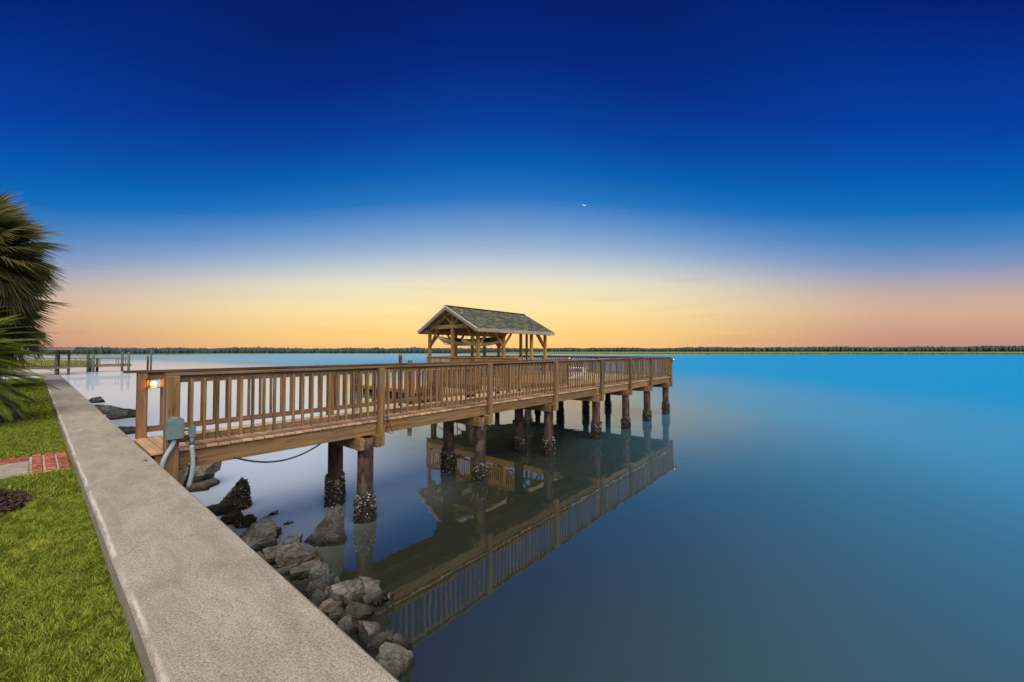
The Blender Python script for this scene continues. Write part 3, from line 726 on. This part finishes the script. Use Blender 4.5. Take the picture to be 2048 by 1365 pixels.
# rope dangling at the second outer post
px = bents[0]+.26+X0*0; q = Vector((px+.10, YO-.12, DK+.0))
rp = [q+Vector((.0,.0,.12)), q+Vector((.02,-.01,0)), q+Vector((.07,-.01,-.12)), q+Vector((.13,-.01,-.26)), q+Vector((.11,-.01,-.29)), q+Vector((.0,-.01,-.25)), q+Vector((.01,-.01,-.12)), q+Vector((.0,0,.06))]
tag(link('rope', mesh_of(tube(rp, .007, 6), 'rope', True), None, None, BLACK), 'dark rope looped around the first outer railing post', 'rope')

# ------------------------------------------------------------------ white chair on the end deck
def chair(p, rz):
    t = thing('adirondack_chair', p, 'white slatted lounge chair on the end deck seen through the railing', 'chair', None, rz)
    M = Matrix.Translation(p) @ Matrix.Rotation(rz, 4, 'Z')
    def b(nm, a, c, w, th, up=(0,0,1)):
        Mx, L = frame(a, c, up); link(nm, box_mesh(L, w, th, .003, 'chair'), M @ Mx, t, WHITE)
    for i in range(7):
        f = i/6; b('seat_slat', (.42-.62*f, -.27, .40-.16*f), (.42-.62*f, .27, .40-.16*f), .085, .02)
    for i in range(6):
        y = -.25+.1*i; tp = .98 - .012*(i-2.5)**2*1.6
        b('back_slat', (-.20, y*.85, .22), (-.20-.36*(tp-.2)*1.25*.8, y*1.08, tp), .088, .02, (1,0,0))
    b('back_brace', (-.33,-.3,.56), (-.33,.3,.56), .07, .025); 
    for s in (-1,1):
        b('arm', (-.42, s*.33, .56), (.46, s*.33, .56), .13, .022)
        b('front_leg', (.40, s*.30, .002), (.40, s*.30, .547), .09, .03, (0,1,0))
        b('side_rail', (.45, s*.275, .34), (-.55, s*.275, .06), .03, .12)
chair(Vector((15.85, 9.45, DK+.003)), R(-50))

# ------------------------------------------------------------------ floating dock and its pilings
FX0, FX1, FY0, FY1, FZ = 16.7, 19.7, 23.2, 29.6, .50
fd = thing('floating_dock', ((FX0+FX1)/2, (FY0+FY1)/2, 0), 'low floating dock of pale boards behind the walkway', 'dock')
x = FX0+.07
while x < FX1:
    board('deck_board', (x, FY0, FZ-.02), (x, FY1, FZ-.02), .138, .038, W_DECK, fd); x += .144
for x in (FX0, FX1): board('skirt_board', (x, FY0-.02, FZ-.15), (x, FY1+.02, FZ-.15), .04, .21, W_GOLD, fd)
for y in (FY0-.02, FY1+.02): board('skirt_board', (FX0+.03, y, FZ-.15), (FX1-.03, y, FZ-.15), .04, .21, W_GOLD, fd)
for i in range(5):
    for xx in (FX0+.55, FX1-.55):
        y = FY0+.6+i*1.3; bm = bmesh.new(); add_box(bm, (xx, y, .03), (.95,.95,.42)); bmesh.ops.bevel(bm, geom=bm.edges[:], offset=.05, segments=1, affect='EDGES')
        link('float_tub', mesh_of(bm, 'float_tub'), None, fd, BLACK)
gw = thing('gangway', (18.2, 17.1, DK), 'sloping timber gangway from the end deck down to the floating dock', 'gangway')
g0, g1 = Vector((18.2, PY1+.08, DK-.03)), Vector((18.2, FY0+.5, FZ+.06))
for i in range(38):
    f = (i+.5)/38; q = g0.lerp(g1, f); board('tread', (17.65, q.y, q.z), (18.75, q.y, q.z), .15, .03, W_DECK, gw)
for s in (-.52, .52):
    board('side_beam', g0+Vector((s,0,-.11)), g1+Vector((s,0,-.11)), .05, .18, W_GOLD, gw)
    board('hand_rail', g0+Vector((s,0,.95)), g1+Vector((s,0,.95)), .05, .05, W_GOLD, gw)
    for f in (.04,.35,.66,.97): q = g0.lerp(g1, f)+Vector((s,0,0)); board('upright', q+Vector((0,0,-.05)), q+Vector((0,0,.92)), .05, .05, W_GOLD, gw, up=(1,0,0))
def free_pile(x, y, top, r, mat, label, oy=0, group='mooring pilings by the floating dock'):
    bm = bmesh.new(); me = pile_mesh(r, -2.4, top, x)
    M = Matrix.Translation((x, y, 0)); t = thing('piling', (x,y,0), label, 'piling', group)
    link('shaft', me, M, t, mat)
    if oy: shells('oyster_crust', r, -.08, .55, oy, M, t)
free_pile(FX1+.25, 29.0, 2.86, .15, PILE, 'reddish brown piling top rising above the railing left of the pavilion')
free_pile(FX0-.25, 29.75, 1.95, .15, PILE, 'dark piling at the left corner of the floating dock seen through the railing', 200)
free_pile(FX0-.22, 22.85, 2.55, .15, PILE, 'dark piling at the near corner of the floating dock seen through the railing', 200)

# ------------------------------------------------------------------ neighbouring dock on the left
nd = thing('neighbour_dock', (0, 88, 0), 'old grey boat dock with railing far along the shore at left', 'dock')
NZ = 1.12
def nb_(nm, a, b, w, t, mat=W_OLD, up=(0,0,1)): return board(nm, a, b, w, t, mat, nd, up)
for i in range(24):
    x = -3+.55*i; nb_('deck_board', (x, 86.9, NZ), (x, 88.6, NZ), .5, .05)
for y in (86.95, 88.5): nb_('stringer', (-3.2, y, NZ-.2), (10.0, y, NZ-.2), .08, .34)
nb_('handrail', (-1, 88.5, NZ+.92), (9.9, 88.5, NZ+.92), .12, .11)
for x in (0.2, 2.0, 4.1, 4.6, 6.6, 8.4, 8.7, 9.5): nb_('rail_post', (x, 88.5, NZ), (x, 88.5, NZ+.9), .1, .1, W_OLD, (1,0,0))
def npile(u, top, Y, r=.16, m=W_GREEN):
    rr, _ = ray(u, 702); t = Y/(sa-rr*ca); p = world_of(t, rr*t, 0)
    link('pile', mesh_of(tube([(p.x,p.y,-2),(p.x,p.y,top-.03),(p.x,p.y,top)], [r,r*.95,r*.8], 12), 'pile', True), None, nd, m)
for u, top, Y in ((176.7, 2.75, 86.6), (187.5, 2.72, 86.6), (195, 2.0, 88.7), (181, 2.0, 88.7), (245, 3.05, 86.7), (258, 3.0, 86.7)): npile(u, top, Y)
bh = thing('boat_shelter', (1.2, 80, 0), 'small low roofed shelter on posts just past the end of the seawall', 'shelter')
for (x, y) in ((1.9, 79), (2.15, 81.5), (3.0, 79.2), (-2.5, 79.1), (-2.5, 82)):
    board('post', (x, y, -1.5), (x+.06, y, 3.35), .24, .24, W_GREEN, bh, up=(1,0,0))
for i in range(12): board('deck_board', (-3.5+.55*i+.2, 78.6, NZ), (-3.5+.55*i+.2, 83, NZ), .53, .05, W_OLD, bh)
board('side_beam', (-3.4, 78.7, NZ-.16), (3.2, 78.7, NZ-.16), .1, .24, W_OLD, bh)
for s in (-1,1): board('roof_panel', (-3.6, 80.5+s*1.2, 3.62), (3.5, 80.5+s*1.2, 3.50), 2.5, .07, W_OLD, bh, up=(0, s*.10, 1))
board('eave_board', (-3.6, 78.1, 3.46), (3.5, 78.1, 3.36), .05, .2, W_OLD, bh)
def pole(u, Y, top, r, m, lab):
    rr, _ = ray(u, 702); t = Y/(sa-rr*ca); p = world_of(t, rr*t, 0); th = thing('mooring_pole', p, lab, 'pole', 'poles standing off the neighbouring dock')
    link('shaft', mesh_of(tube([(p.x,p.y,-2),(p.x,p.y,top-.03),(p.x,p.y,top)], [r,r*.95,r*.8], 12), 'shaft', True), None, th, m)
pole(302.5, 88, 3.45, .13, W_GREEN, 'tall greenish pole standing in the water above the lit lamp')
pole(296, 90, 2.3, .15, PILE, 'short brown pole standing in the water left of the tall greenish pole')

# ================================================================== riprap rocks
def rock_mesh(sx, sy, sz_, seedv, style):
    """a block split by random fracture planes, then roughened"""
    rd = random.Random(seedv); bm = bmesh.new()
    def chunk(scale, off, cuts):
        h = bmesh.new(); bmesh.ops.create_cube(h, size=1)
        for v in h.verts: v.co = Vector((v.co.x*(1+rd.uniform(-.12,.12)), v.co.y*(1+rd.uniform(-.12,.12)), v.co.z*(1+rd.uniform(-.12,.12))))
        for _ in range(cuts):
            n = Vector((rd.gauss(0,1), rd.gauss(0,1), rd.gauss(0,.8))).normalized(); d = rd.uniform(.34,.54)
            r = bmesh.ops.bisect_plane(h, geom=h.verts[:]+h.edges[:]+h.faces[:], plane_co=n*d, plane_no=n, clear_outer=True)
            ed = [e for e in h.edges if e.is_boundary]
            if ed: bmesh.ops.edgeloop_fill(h, edges=ed)
        for v in h.verts: v.co = Vector(((v.co.x*scale[0]+off[0])*sx, (v.co.y*scale[1]+off[1])*sy, (v.co.z*scale[2]+off[2])*sz_))
        tmp = mesh_of(h, 'tmp'); bm.from_mesh(tmp); bpy.data.meshes.remove(tmp)
    if style == 'slab':
        for L in range(4): chunk((rd.uniform(.8,1.05), rd.uniform(.8,1.05), .34), (rd.uniform(-.12,.12), rd.uniform(-.1,.1), -.42+L*.27), 4)
    elif style == 'spike':
        for p in ((.26,.0,.98),(.34,.16,.80),(-.60,.05,-.30),(-.45,-.35,-.6),(.48,.05,-.25),(.42,-.34,-.6),(.40,.40,-.6),(-.35,.40,-.6),(.05,-.30,.12),(.46,-.10,.15),(-.15,-.38,-.28)):
            bm.verts.new((p[0]*sx, p[1]*sy, p[2]*sz_))
        bmesh.ops.convex_hull(bm, input=bm.verts[:])
        bmesh.ops.delete(bm, geom=[v for v in bm.verts if not v.link_faces], context='VERTS')
    else: chunk((1,1,1), (0,0,0), 9)
    bmesh.ops.triangulate(bm, faces=bm.faces[:])
    for lim in (.16, .08, .045, .03):
        bmesh.ops.subdivide_edges(bm, edges=[e for e in bm.edges if e.calc_length() > lim], cuts=1, use_grid_fill=True); bmesh.ops.triangulate(bm, faces=bm.faces[:])
    s0 = min(sx, sy, sz_)
    for v in bm.verts:
        o = Vector((seedv*3.1, seedv*1.7, 0)); d = Vector((0,0,0))
        for f, am in ((5, .020), (13, .010), (31, .006)):
            p = v.co*f+o; d += Vector((noise.noise(p), noise.noise(p+Vector((9,0,0))), noise.noise(p+Vector((0,9,0)))))*am
        cr = abs(noise.noise(Vector((v.co.x*4, v.co.y*4, v.co.z*11))+o))
        k = 1-.07*max(0, 1-cr/.05)
        v.co = v.co*k + d*min(1, s0/.2)
    return mesh_of(bm, 'rock')
rock_list = [  # u, v (middle of the rock in the photograph), width px, depth ratio, height ratio, style, material, turn, label
 (396, 962, 62, 1.0, .75, 'slab', 1, 20, 'brown layered rock below the electrical box beside the seawall'),
 (466, 1006, 66, .9, .62, 'spike', 2, 0, 'large black rock crusted with oysters by the seawall'),
 (440, 1024, 46, .9, .5, 'block', 2, 60, 'flat dark rock against the seawall left of the oyster rock'),
 (466, 1040, 44, .9, .5, 'block', 2, 100, 'small dark rock below the large oyster rock'),
 (512, 1082, 72, .8, .60, 'block', 0, 140, 'big grey rock with a sloping face at the seawall'),
 (543, 1073, 28, .9, .8, 'block', 2, 30, 'small oyster covered rock behind the big grey sloping rock'),
 (583, 1097, 40, .9, .7, 'block', 0, 10, 'dark grey rounded rock between the sloping rock and the tan slabs'),
 (652, 1072, 84, .62, .62, 'spike', 0, 205, 'pointed triangular grey rock standing alone in the water'),
 (566, 1119, 64, .7, .42, 'slab', 1, 28, 'tan slab lying against the seawall below the sloping rock'),
 (602, 1128, 82, .6, .40, 'slab', 1, 32, 'long tan layered slab pointing at the water'),
 (578, 1142, 52, .7, .40, 'slab', 1, 30, 'short tan slab wedged below the long tan slab'),
 (612, 1148, 56, .5, .45, 'slab', 1, 35, 'lower tan slab under the long layered slab'),
 (618, 1152, 40, .8, .6, 'block', 0, 60, 'small square grey rock beside the lower tan slab'),
 (638, 1160, 44, .9, .7, 'block', 0, 80, 'grey rounded rock at the waterline above the large cracked rock'),
 (604, 1176, 40, .8, .5, 'block', 1, 120, 'low brown rock at the seawall left of the blocky grey rock'),
 (632, 1186, 54, .9, .7, 'block', 0, 15, 'blocky grey rock with a flat top near the seawall'),
 (628, 1210, 42, .9, .6, 'block', 0, 65, 'grey rock half hidden by the seawall below the blocky rock'),
 (685, 1196, 70, .8, .65, 'block', 0, 150, 'large pale grey cracked rock in the middle of the riprap'),
 (710, 1172, 34, .9, .6, 'block', 1, 40, 'small tan rock behind the large cracked rock'),
 (735, 1186, 52, .8, .65, 'block', 0, 110, 'grey rock with a wet side beyond the large cracked rock'),
 (747, 1206, 34, .35, .9, 'block', 0, 45, 'thin upright shard of grey rock beside the dark reflection'),
 (660, 1222, 50, .9, .6, 'block', 1, 70, 'brownish rock against the seawall below the large cracked rock'),
 (682, 1232, 42, .9, .6, 'block', 0, 20, 'small grey rock wedged between brownish rock and oyster edged rock'),
 (714, 1232, 62, .7, .55, 'block', 1, 35, 'flat topped rock edged with oysters near the rail reflection'),
 (695, 1256, 46, .9, .7, 'block', 0, 95, 'grey rock touching the seawall edge above the sharp wedge rock'),
 (738, 1270, 58, .8, .7, 'block', 0, 130, 'sharp wedge shaped grey rock with a pale top face'),
 (775, 1285, 34, .9, .7, 'block', 1, 10, 'small brown rock between the wedge rock and the bottom rocks'),
 (798, 1298, 54, .7, .85, 'block', 0, 60, 'grey rock at the water beside the lowest rock'),
 (784, 1332, 70, .8, .75, 'block', 0, 160, 'lowest big grey speckled rock at the bottom of the picture'),
 (660, 1176, 38, .8, .7, 'block', 0, 25, 'small grey rock just above the large cracked rock by the water'),
 (708, 1206, 40, .7, .6, 'block', 0, 75, 'grey angular rock leaning on the right side of the large cracked rock'),
 (762, 1246, 36, .8, .55, 'block', 2, 20, 'dark wet rock below the rail reflection beside the flat topped rock'),
 (716, 1262, 34, .8, .7, 'block', 1, 115, 'small tan rock between the flat topped rock and the wedge rock'),
 (752, 1300, 40, .8, .7, 'block', 0, 50, 'grey rock at the seawall edge just above the lowest rock'),
 (538, 1100, 36, .8, .6, 'block', 2, 85, 'small dark rock tucked under the sloping rock at its right end'),
 (628, 1136, 34, .7, .6, 'block', 1, 65, 'small tan block at the water end of the long slab'),
 (655, 1198, 36, .8, .7, 'block', 1, 5, 'brown block between the flat topped blocky rock and the large cracked rock'),
 (806, 1330, 34, .8, .8, 'block', 2, 15, 'dark wet rock in the water right of the lowest rock'),
 (488, 1050, 36, .9, .6, 'block', 2, 45, 'small black rock between the oyster rock and the sloping rock'),
 (192, 803, 24, 1., .5, 'block', 2, 10, 'farthest small dark rock beside the seawall beyond the pier'),
 (214, 822, 44, .8, .45, 'block', 0, 30, 'dark rock beside the seawall beyond the pier'),
 (232, 833, 34, .8, .6, 'block', 0, 70, 'rounded bluish rock in the water beyond the pier'),
 (250, 830, 46, .6, .45, 'block', 2, 15, 'flat dark rock reaching towards the end post beyond the pier'),
 (254, 864, 34, .8, .5, 'block', 2, 40, 'small dark rock just left of the end post'),
]
for i, (u, v, w, dr, hr, st, mi, rot, lab) in enumerate(rock_list):
    r_, up = ray(u, v); t = 1.0; zt = .22
    for _ in range(12):
        t = (zt-CZ)/up; p = world_of(t, r_*t, zt); wm = w*t/FPX
        base = max(bed(p.x) - (.12 if p.y > 9 else 0), -.06); zt = base + wm*hr*.38
    t = (zt-CZ)/up; p = world_of(t, r_*t, zt); wm = w*t/FPX*1.0
    t_ = thing('rock', p, lab, 'rock', 'riprap rocks along the seawall')
    M = Matrix.Translation(p) @ Matrix.Rotation(R(rot+AZ-90), 4, 'Z') @ Matrix.Rotation(random.uniform(-.16,.16), 4, 'X') @ Matrix.Rotation(random.uniform(-.14,.14), 4, 'Y')
    if st == 'spike': M = Matrix.Translation(p) @ Matrix.Rotation(R(AZ-90), 4, 'Z')
    body = link('body', rock_mesh(wm, wm*dr, wm*hr*1.25, i+11, st), M, t_, ROCKS[mi])
    if i in (1, 3, 5, 7, 23, 38):
        me = body.data; vs, fs, ts = [], [], []
        for pnt in [M @ vv.co for vv in me.vertices if random.random() < (.55 if i in (1,5) else .25)]:
            if i in (7, 23) and pnt.z > p.z-.10*wm: continue
            for _ in range(2):
                c = pnt+Vector((random.gauss(0,.006), random.gauss(0,.006), random.gauss(0,.006))); k = len(vs); s = random.uniform(.008,.017)
                tt = [Vector((random.gauss(0,s), random.gauss(0,s), random.gauss(0,s)))+c for _ in range(4)]
                vs.extend([q[:] for q in tt]); fs.extend([(k,k+1,k+2),(k,k+2,k+3),(k,k+3,k+1),(k+1,k+3,k+2)]); tn = min(1, max(0, random.gauss(.42,.26))); ts.extend([tn]*4)
        if vs: o = link('oyster_crust', py_mesh('oyster_crust', vs, fs, attr=ts), None, t_, SHELL); o['kind'] = 'stuff'
rs_ = random.Random(21)
SM = [rock_mesh(.3, .24, .2, 300+i, 'block') for i in range(6)]
RV, RF = [[], [], []], [[], [], []]
for i in range(260):
    y = rs_.uniform(1.4, 9.2); x = XR + .08 + 1.5*rs_.random()
    if x > 2.45 - .25*max(0, y-5): continue
    sc = rs_.uniform(.05,.14); M = Matrix.Translation((x, y, max(bed(x), -.03)+sc*.2)) @ Matrix.Rotation(rs_.uniform(0,6.28), 4, 'Z') @ Matrix.Rotation(rs_.uniform(-.4,.4), 4, 'X') @ Matrix.Scale(sc*3.3, 4)
    j = rs_.randrange(3); me_ = SM[rs_.randrange(6)]; k0 = len(RV[j])
    RV[j].extend((M @ v.co)[:] for v in me_.vertices); RF[j].extend(tuple(k0+t for t in p.vertices) for p in me_.polygons)
for j in range(3):
    me_ = bpy.data.meshes.new('rubble'); me_.from_pydata(RV[j], [], RF[j]); me_.update()
    tag(link('rubble', me_, None, None, ROCKS[j]), ['small grey rubble between the riprap rocks', 'small tan rubble between the riprap rocks', 'small dark wet rubble between the riprap rocks'][j], kind='stuff')
def clump(u, v, n, sp, lab):
    p = on_z(u, v, .01); vs, fs, ts = [], [], []
    for _ in range(n):
        c = p + Vector((random.gauss(0,sp), random.gauss(0,sp*.6), abs(random.gauss(0,.018)))); k = len(vs); s = .022
        vs.extend([(c+Vector((random.gauss(0,s),random.gauss(0,s),random.gauss(0,s))))[:] for _ in range(4)]); fs.extend([(k,k+1,k+2),(k,k+2,k+3),(k,k+3,k+1),(k+1,k+3,k+2)]); ts.extend([min(1,abs(random.gauss(.4,.2)))]*4)
    tag(link('oyster_clump', py_mesh('oyster_clump', vs, fs, attr=ts), None, None, SHELL), lab, kind='stuff')
clump(549, 1029, 26, .045, 'small dark oyster clump alone in the calm water, the larger one')
clump(578, 1048, 10, .03, 'tiny dark oyster clump near the pointed rock')
clump(516, 1051, 30, .07, 'reddish oyster clumps beside the large black rock')
clump(760, 1204, 40, .09, 'yellowish oyster bed at the waterline by the rail reflection')

# ================================================================== lawn
slab_rect = (-2.6, 0.0, 7.40, 8.08); brick_rect = (-2.6, XL-.02, 7.38, 8.56)
path = thing('brick_path', (-.5, 8, LW), 'concrete slab edged with old red bricks in the lawn by the seawall', 'path')
bm = bmesh.new(); add_box(bm, ((-2.6+XL-.02)/2, 7.97, LW-.02), (2.6+XL-.02, 1.19, .06)); link('mortar_bed', mesh_of(bm, 'mortar_bed'), None, path, MORTAR)
link('slab', box_mesh(2.58, .68, .06, .006, 'slab'), Matrix.Translation((-1.30, 7.74, LW+.008)), path, SLAB)
def brick(x, y, rz):
    M = Matrix.Translation((x, y, LW+.006+random.uniform(-.006,.005))) @ Matrix.Rotation(rz+random.gauss(0,.03), 4, 'Z') @ Matrix.Rotation(random.gauss(0,.015), 4, 'X')
    link('brick', box_mesh(.090, .066, .06, .010, 'brick'), M, path, BRICK)
for i in range(13):
    for x in (.058, .168, .276): brick(x, 7.425+i*.091+(.03 if x == .168 else 0)*(i < 12), 0)
for i in range(22):
    for j in range(5): brick(-.055-.109*i - (.05 if j%2 else 0), 8.14+j*.091, 0)
def in_rect(x, y, r): return (x > r[0]) & (x < r[1]) & (y > r[2]) & (y < r[3])
def mulch_d(x, y): return np.minimum(np.hypot((x+.46)/.44, (y-6.15)/.62), np.hypot((x+2.1)/1.55, (y-15.0)/3.4))
def blades(n, x0, x1, y0, y1, h, w):
    x = rng.uniform(x0, x1, n); y = rng.uniform(y0, y1, n)
    keep = ~in_rect(x, y, brick_rect) & (mulch_d(x, y) > 1+.15*np.sin(x*17+y*9))
    x, y = x[keep], y[keep]; n = len(x)
    pn = np.array([noise.noise(Vector((a*1.4, b*1.4, 0))) for a, b in zip(x[::16], y[::16])]).repeat(16)[:n]
    # clumps: blades of one tuft lean alike
    cell = np.floor(x/.045)*7919+np.floor(y/.045)*104729; la = (np.sin(cell*12.9898)*43758.5453) % 1*2*np.pi
    a = la + rng.normal(0, .9, n); hh = h*rng.uniform(.5, 1.25, n); ln = hh*rng.uniform(.3, 1.2, n)
    t = rng.uniform(0, 2*np.pi, n); z0 = np.full(n, LW)
    base = np.stack([x, y, z0], 1); side_ = np.stack([np.cos(t)*w, np.sin(t)*w, np.zeros(n)], 1)
    tip = base + np.stack([np.cos(a)*ln, np.sin(a)*ln, hh*.85], 1); mid = base + np.stack([np.cos(a)*ln*.35, np.sin(a)*ln*.35, hh*.6], 1)
    v = np.concatenate([base-side_, base+side_, mid-side_*.8, mid+side_*.8, tip], 1).reshape(-1,3)
    i = np.arange(n)*5; f = np.concatenate([np.stack([i,i+1,i+3],1), np.stack([i,i+3,i+2],1), np.stack([i+2,i+3,i+4],1)])
    tone = np.clip(rng.normal(.52, .22, n)+.55*pn, 0, .93)
    # a few straw patches
    dry = np.hypot((x-.02)/.10, (y-4.6)/.16) < 1; tone = np.where(dry & (rng.random(n) < .7), .97, tone); tone = np.where(rng.random(n) < .07, 1.0, tone)
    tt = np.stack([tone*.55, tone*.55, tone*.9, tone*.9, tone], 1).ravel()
    return v, f, tt
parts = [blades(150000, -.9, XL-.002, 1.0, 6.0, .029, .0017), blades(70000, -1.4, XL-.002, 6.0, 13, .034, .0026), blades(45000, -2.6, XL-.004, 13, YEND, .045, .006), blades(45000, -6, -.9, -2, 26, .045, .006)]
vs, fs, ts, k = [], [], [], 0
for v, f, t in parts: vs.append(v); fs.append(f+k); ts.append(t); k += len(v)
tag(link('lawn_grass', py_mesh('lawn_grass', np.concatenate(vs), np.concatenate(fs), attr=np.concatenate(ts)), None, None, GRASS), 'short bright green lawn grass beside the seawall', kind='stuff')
# mulch chips
vs, fs, ts = [], [], []
for cx, cy, ax, ay, n in ((-.46, 6.15, .47, .66, 2600), (-2.1, 15, 1.6, 3.5, 3500)):
    for _ in range(n):
        a, q = random.uniform(0, 6.283), math.sqrt(random.random()); c = Vector((cx+ax*q*math.cos(a), cy+ay*q*math.sin(a), LW+.008+random.uniform(0,.02)))
        d = Vector((random.gauss(0,1), random.gauss(0,1), random.gauss(0,.3))).normalized()*random.uniform(.015,.05); s = d.cross(Vector((0,0,1))).normalized()*random.uniform(.004,.012)
        k = len(vs); vs.extend([(c-d-s)[:],(c+d-s)[:],(c+d+s+Vector((0,0,.004)))[:],(c-d+s+Vector((0,0,.004)))[:]]); fs.append((k,k+1,k+2,k+3)); ts.extend([random.random()]*4)
tag(link('mulch_chips', py_mesh('mulch_chips', vs, fs, attr=ts), None, None, MULCH), 'dark bark mulch patches in the lawn', kind='stuff')
bm = bmesh.new()
for cx, cy, ax, ay in ((-.46, 6.15, .47, .66), (-2.1, 15, 1.6, 3.5)):
    bm.faces.new([bm.verts.new((cx+ax*math.cos(2*math.pi*i/40), cy+ay*math.sin(2*math.pi*i/40), LW+.004)) for i in range(40)])
tag(link('mulch_bed', mesh_of(bm, 'mulch_bed'), None, None, simple('mulch_soil', (.022,.016,.013), .95, .1, 0, .4, 30)), kind='structure')

# fallen twig and leaf on the cap
p = on_z(292, 922, WT+.006); tag(link('fallen_leaf', mesh_of(tube([p+Vector((-.02,.035,0)), p+Vector((0,.0,.012)), p+Vector((.012,-.04,.0))], [.002,.007,.002], 6), 'leaf'), None, None, TRUNK), 'small dry leaf lying on the seawall near the conduit', 'leaf')

# ------------------------------------------------------------------ sago palm
def frond_mesh(L, droop, seedv):
    rd = random.Random(seedv); vs, fs, ts = [], [], []
    def rach(s):        # along x, arching
        return Vector((L*s*(1-.06*droop*s), 0, L*(.30*s - (.30+.34*droop)*s*s)))
    n = 88
    def q4(a, b, c, d, t):
        k = len(vs); vs.extend([a[:],b[:],c[:],d[:]]); fs.append((k,k+1,k+2,k+3)); ts.extend([t*.75,t*.75,t,t])
    for i in range(14):
        a, b = rach(i/14), rach((i+1)/14); w = .012*(1-i/15); q4(a+Vector((0,-w,0)), a+Vector((0,w,0)), b+Vector((0,w*.9,0)), b+Vector((0,-w*.9,0)), .8)
        q4(a+Vector((0,0,-w)), a+Vector((0,0,w)), b+Vector((0,0,w)), b+Vector((0,0,-w)), .8)
    for i in range(n):
        s = .10+.90*i/(n-1); p = rach(s); tg = (rach(min(1,s+.01))-rach(s-.01)).normalized()
        ll = .235*L/1.5*(math.sin(math.pi*min(1,(s*.86+.12)))**.6)*rd.uniform(.9,1.08)
        for sd_ in (-1, 1):
            up = Vector((0,0,1)); lat = Vector((0,sd_,0)); f = .55+.9*s**3
            d = (lat*1.0 + tg*f + up*.28).normalized(); w = tg*.0075
            m = p+d*ll*.55; e = p+d*ll*.95 - up*ll*.14; t = min(1,max(0,rd.gauss(.5,.2)))
            q4(p-w, p+w, m+w*1.1, m-w*1.1, t); q4(m-w*1.1, m+w*1.1, e+w*.2, e-w*.2, t)
    return py_mesh('frond', vs, fs, attr=ts)
FR = [frond_mesh(1.75, d, i) for i, d in enumerate((.1,.5,1.0,1.5,.8))]
def sago(x, y, h, n, label, scale=1.0, sd_=3):
    rd = random.Random(sd_); t = thing('sago_palm', (x,y,LW), label, 'palm', 'sago palms at the edge of the lawn')
    bm = tube([(x,y,LW-.05),(x,y,LW+h*.4),(x,y,LW+h*.8),(x,y,LW+h)], [.17,.20,.18,.08], 12); link('trunk', mesh_of(bm, 'trunk', True), None, t, TRUNK)
    for i in range(n):
        f = (i+.5)/n; az = i*2.39996+rd.uniform(-.2,.2); el = R(70-98*f**.9+rd.uniform(-6,6))
        M = Matrix.Translation((x,y,LW+h*.93)) @ Matrix.Rotation(az, 4, 'Z') @ Matrix.Rotation(-el, 4, 'Y') @ Matrix.Rotation(rd.uniform(-.25,.25), 4, 'X') @ Matrix.Scale(scale*rd.uniform(.88,1.1), 4)
        link('frond', FR[rd.randrange(5)], M, t, SAGO)
sago(-1.42, 13.2, 1.0, 120, 'green feathery sago palm reaching over the lawn edge at left', 1.0, 3)
sago(-1.6, 16.6, 1.35, 90, 'second sago palm behind the nearer one at the left edge', 1.0, 9)
# ------------------------------------------------------------------ cabbage palms
def fan_mesh(seedv, Rr=1.05):
    rd = random.Random(seedv); vs, fs, ts = [], [], []; n = 60
    def tri4(a,b,c,d,t):
        k = len(vs); vs.extend([a[:],b[:],c[:],d[:]]); fs.append((k,k+1,k+2,k+3)); ts.extend([t*.8,t*.8,t,t])
    pet = .95
    for i in range(6):
        a = Vector((pet*i/6,0,-.10*(i/6)**2)); b = Vector((pet*(i+1)/6,0,-.10*((i+1)/6)**2)); tri4(a+Vector((0,-.016,0)), a+Vector((0,.016,0)), b+Vector((0,.012,0)), b+Vector((0,-.012,0)), .7)
    hub = Vector((pet,0,-.10))
    for i in range(n):
        g = i/(n-1); th = R(-128+256*g); rib = math.cos(th)
        ll = Rr*(.72+.28*max(0,rib))*rd.uniform(.9,1.06)
        fold = .16*abs(math.sin(th))
        d = Vector((math.cos(th)*.95, math.sin(th), -.18+fold*.3)).normalized()
        s = Vector((-math.sin(th), math.cos(th), 0)); w0, w1 = .006, .024
        dr = rd.uniform(.16,.34)
        m = hub+d*ll*.52 + Vector((0,0,-.04*ll)); e = hub+d*ll*.96+Vector((0,0,-dr*ll)); t = min(1,max(0,rd.gauss(.45,.2)))
        zz = Vector((0,0,.012 if i%2 else -.012))
        tri4(hub-s*w0, hub+s*w0, m+s*w1+zz, m-s*w1-zz, t); tri4(m-s*w1-zz, m+s*w1+zz, e+s*.002, e-s*.002, min(1,t*1.2))
    return py_mesh('fan_leaf', vs, fs, attr=ts)
FN = [fan_mesh(i) for i in range(4)]
def sabal(x, y, top, n, label, sd_, sc=1.0):
    rd = random.Random(sd_); t = thing('cabbage_palm', (x,y,LW), label, 'palm', 'cabbage palms behind the sago palms')
    bm = tube([(x,y,LW-.1)]+[(x+.03*math.sin(i), y, LW+(top-LW)*i/8) for i in range(1,9)], [.21]+[.17]*7+[.2], 14); link('trunk', mesh_of(bm, 'trunk', True), None, t, TRUNK)
    for i in range(n):
        f = (i+.5)/n; az = i*2.39996+rd.uniform(-.25,.25); el = R(80-150*f+rd.uniform(-8,8))
        M = Matrix.Translation((x,y,top-.15+.3*(1-f))) @ Matrix.Rotation(az, 4, 'Z') @ Matrix.Rotation(-el, 4, 'Y') @ Matrix.Rotation(rd.uniform(-.5,.5), 4, 'X') @ Matrix.Scale(sc*rd.uniform(.85,1.12), 4)
        link('fan_leaf', FN[rd.randrange(4)], M, t, FAN)
sabal(-1.45, 22.0, 6.3, 130, 'tall cabbage palm with dark fan leaves against the sky at left', 5, 1.15)
sabal(-1.45, 25.0, 4.6, 110, 'lower cabbage palm behind the tall one at the left edge', 8, 1.2)
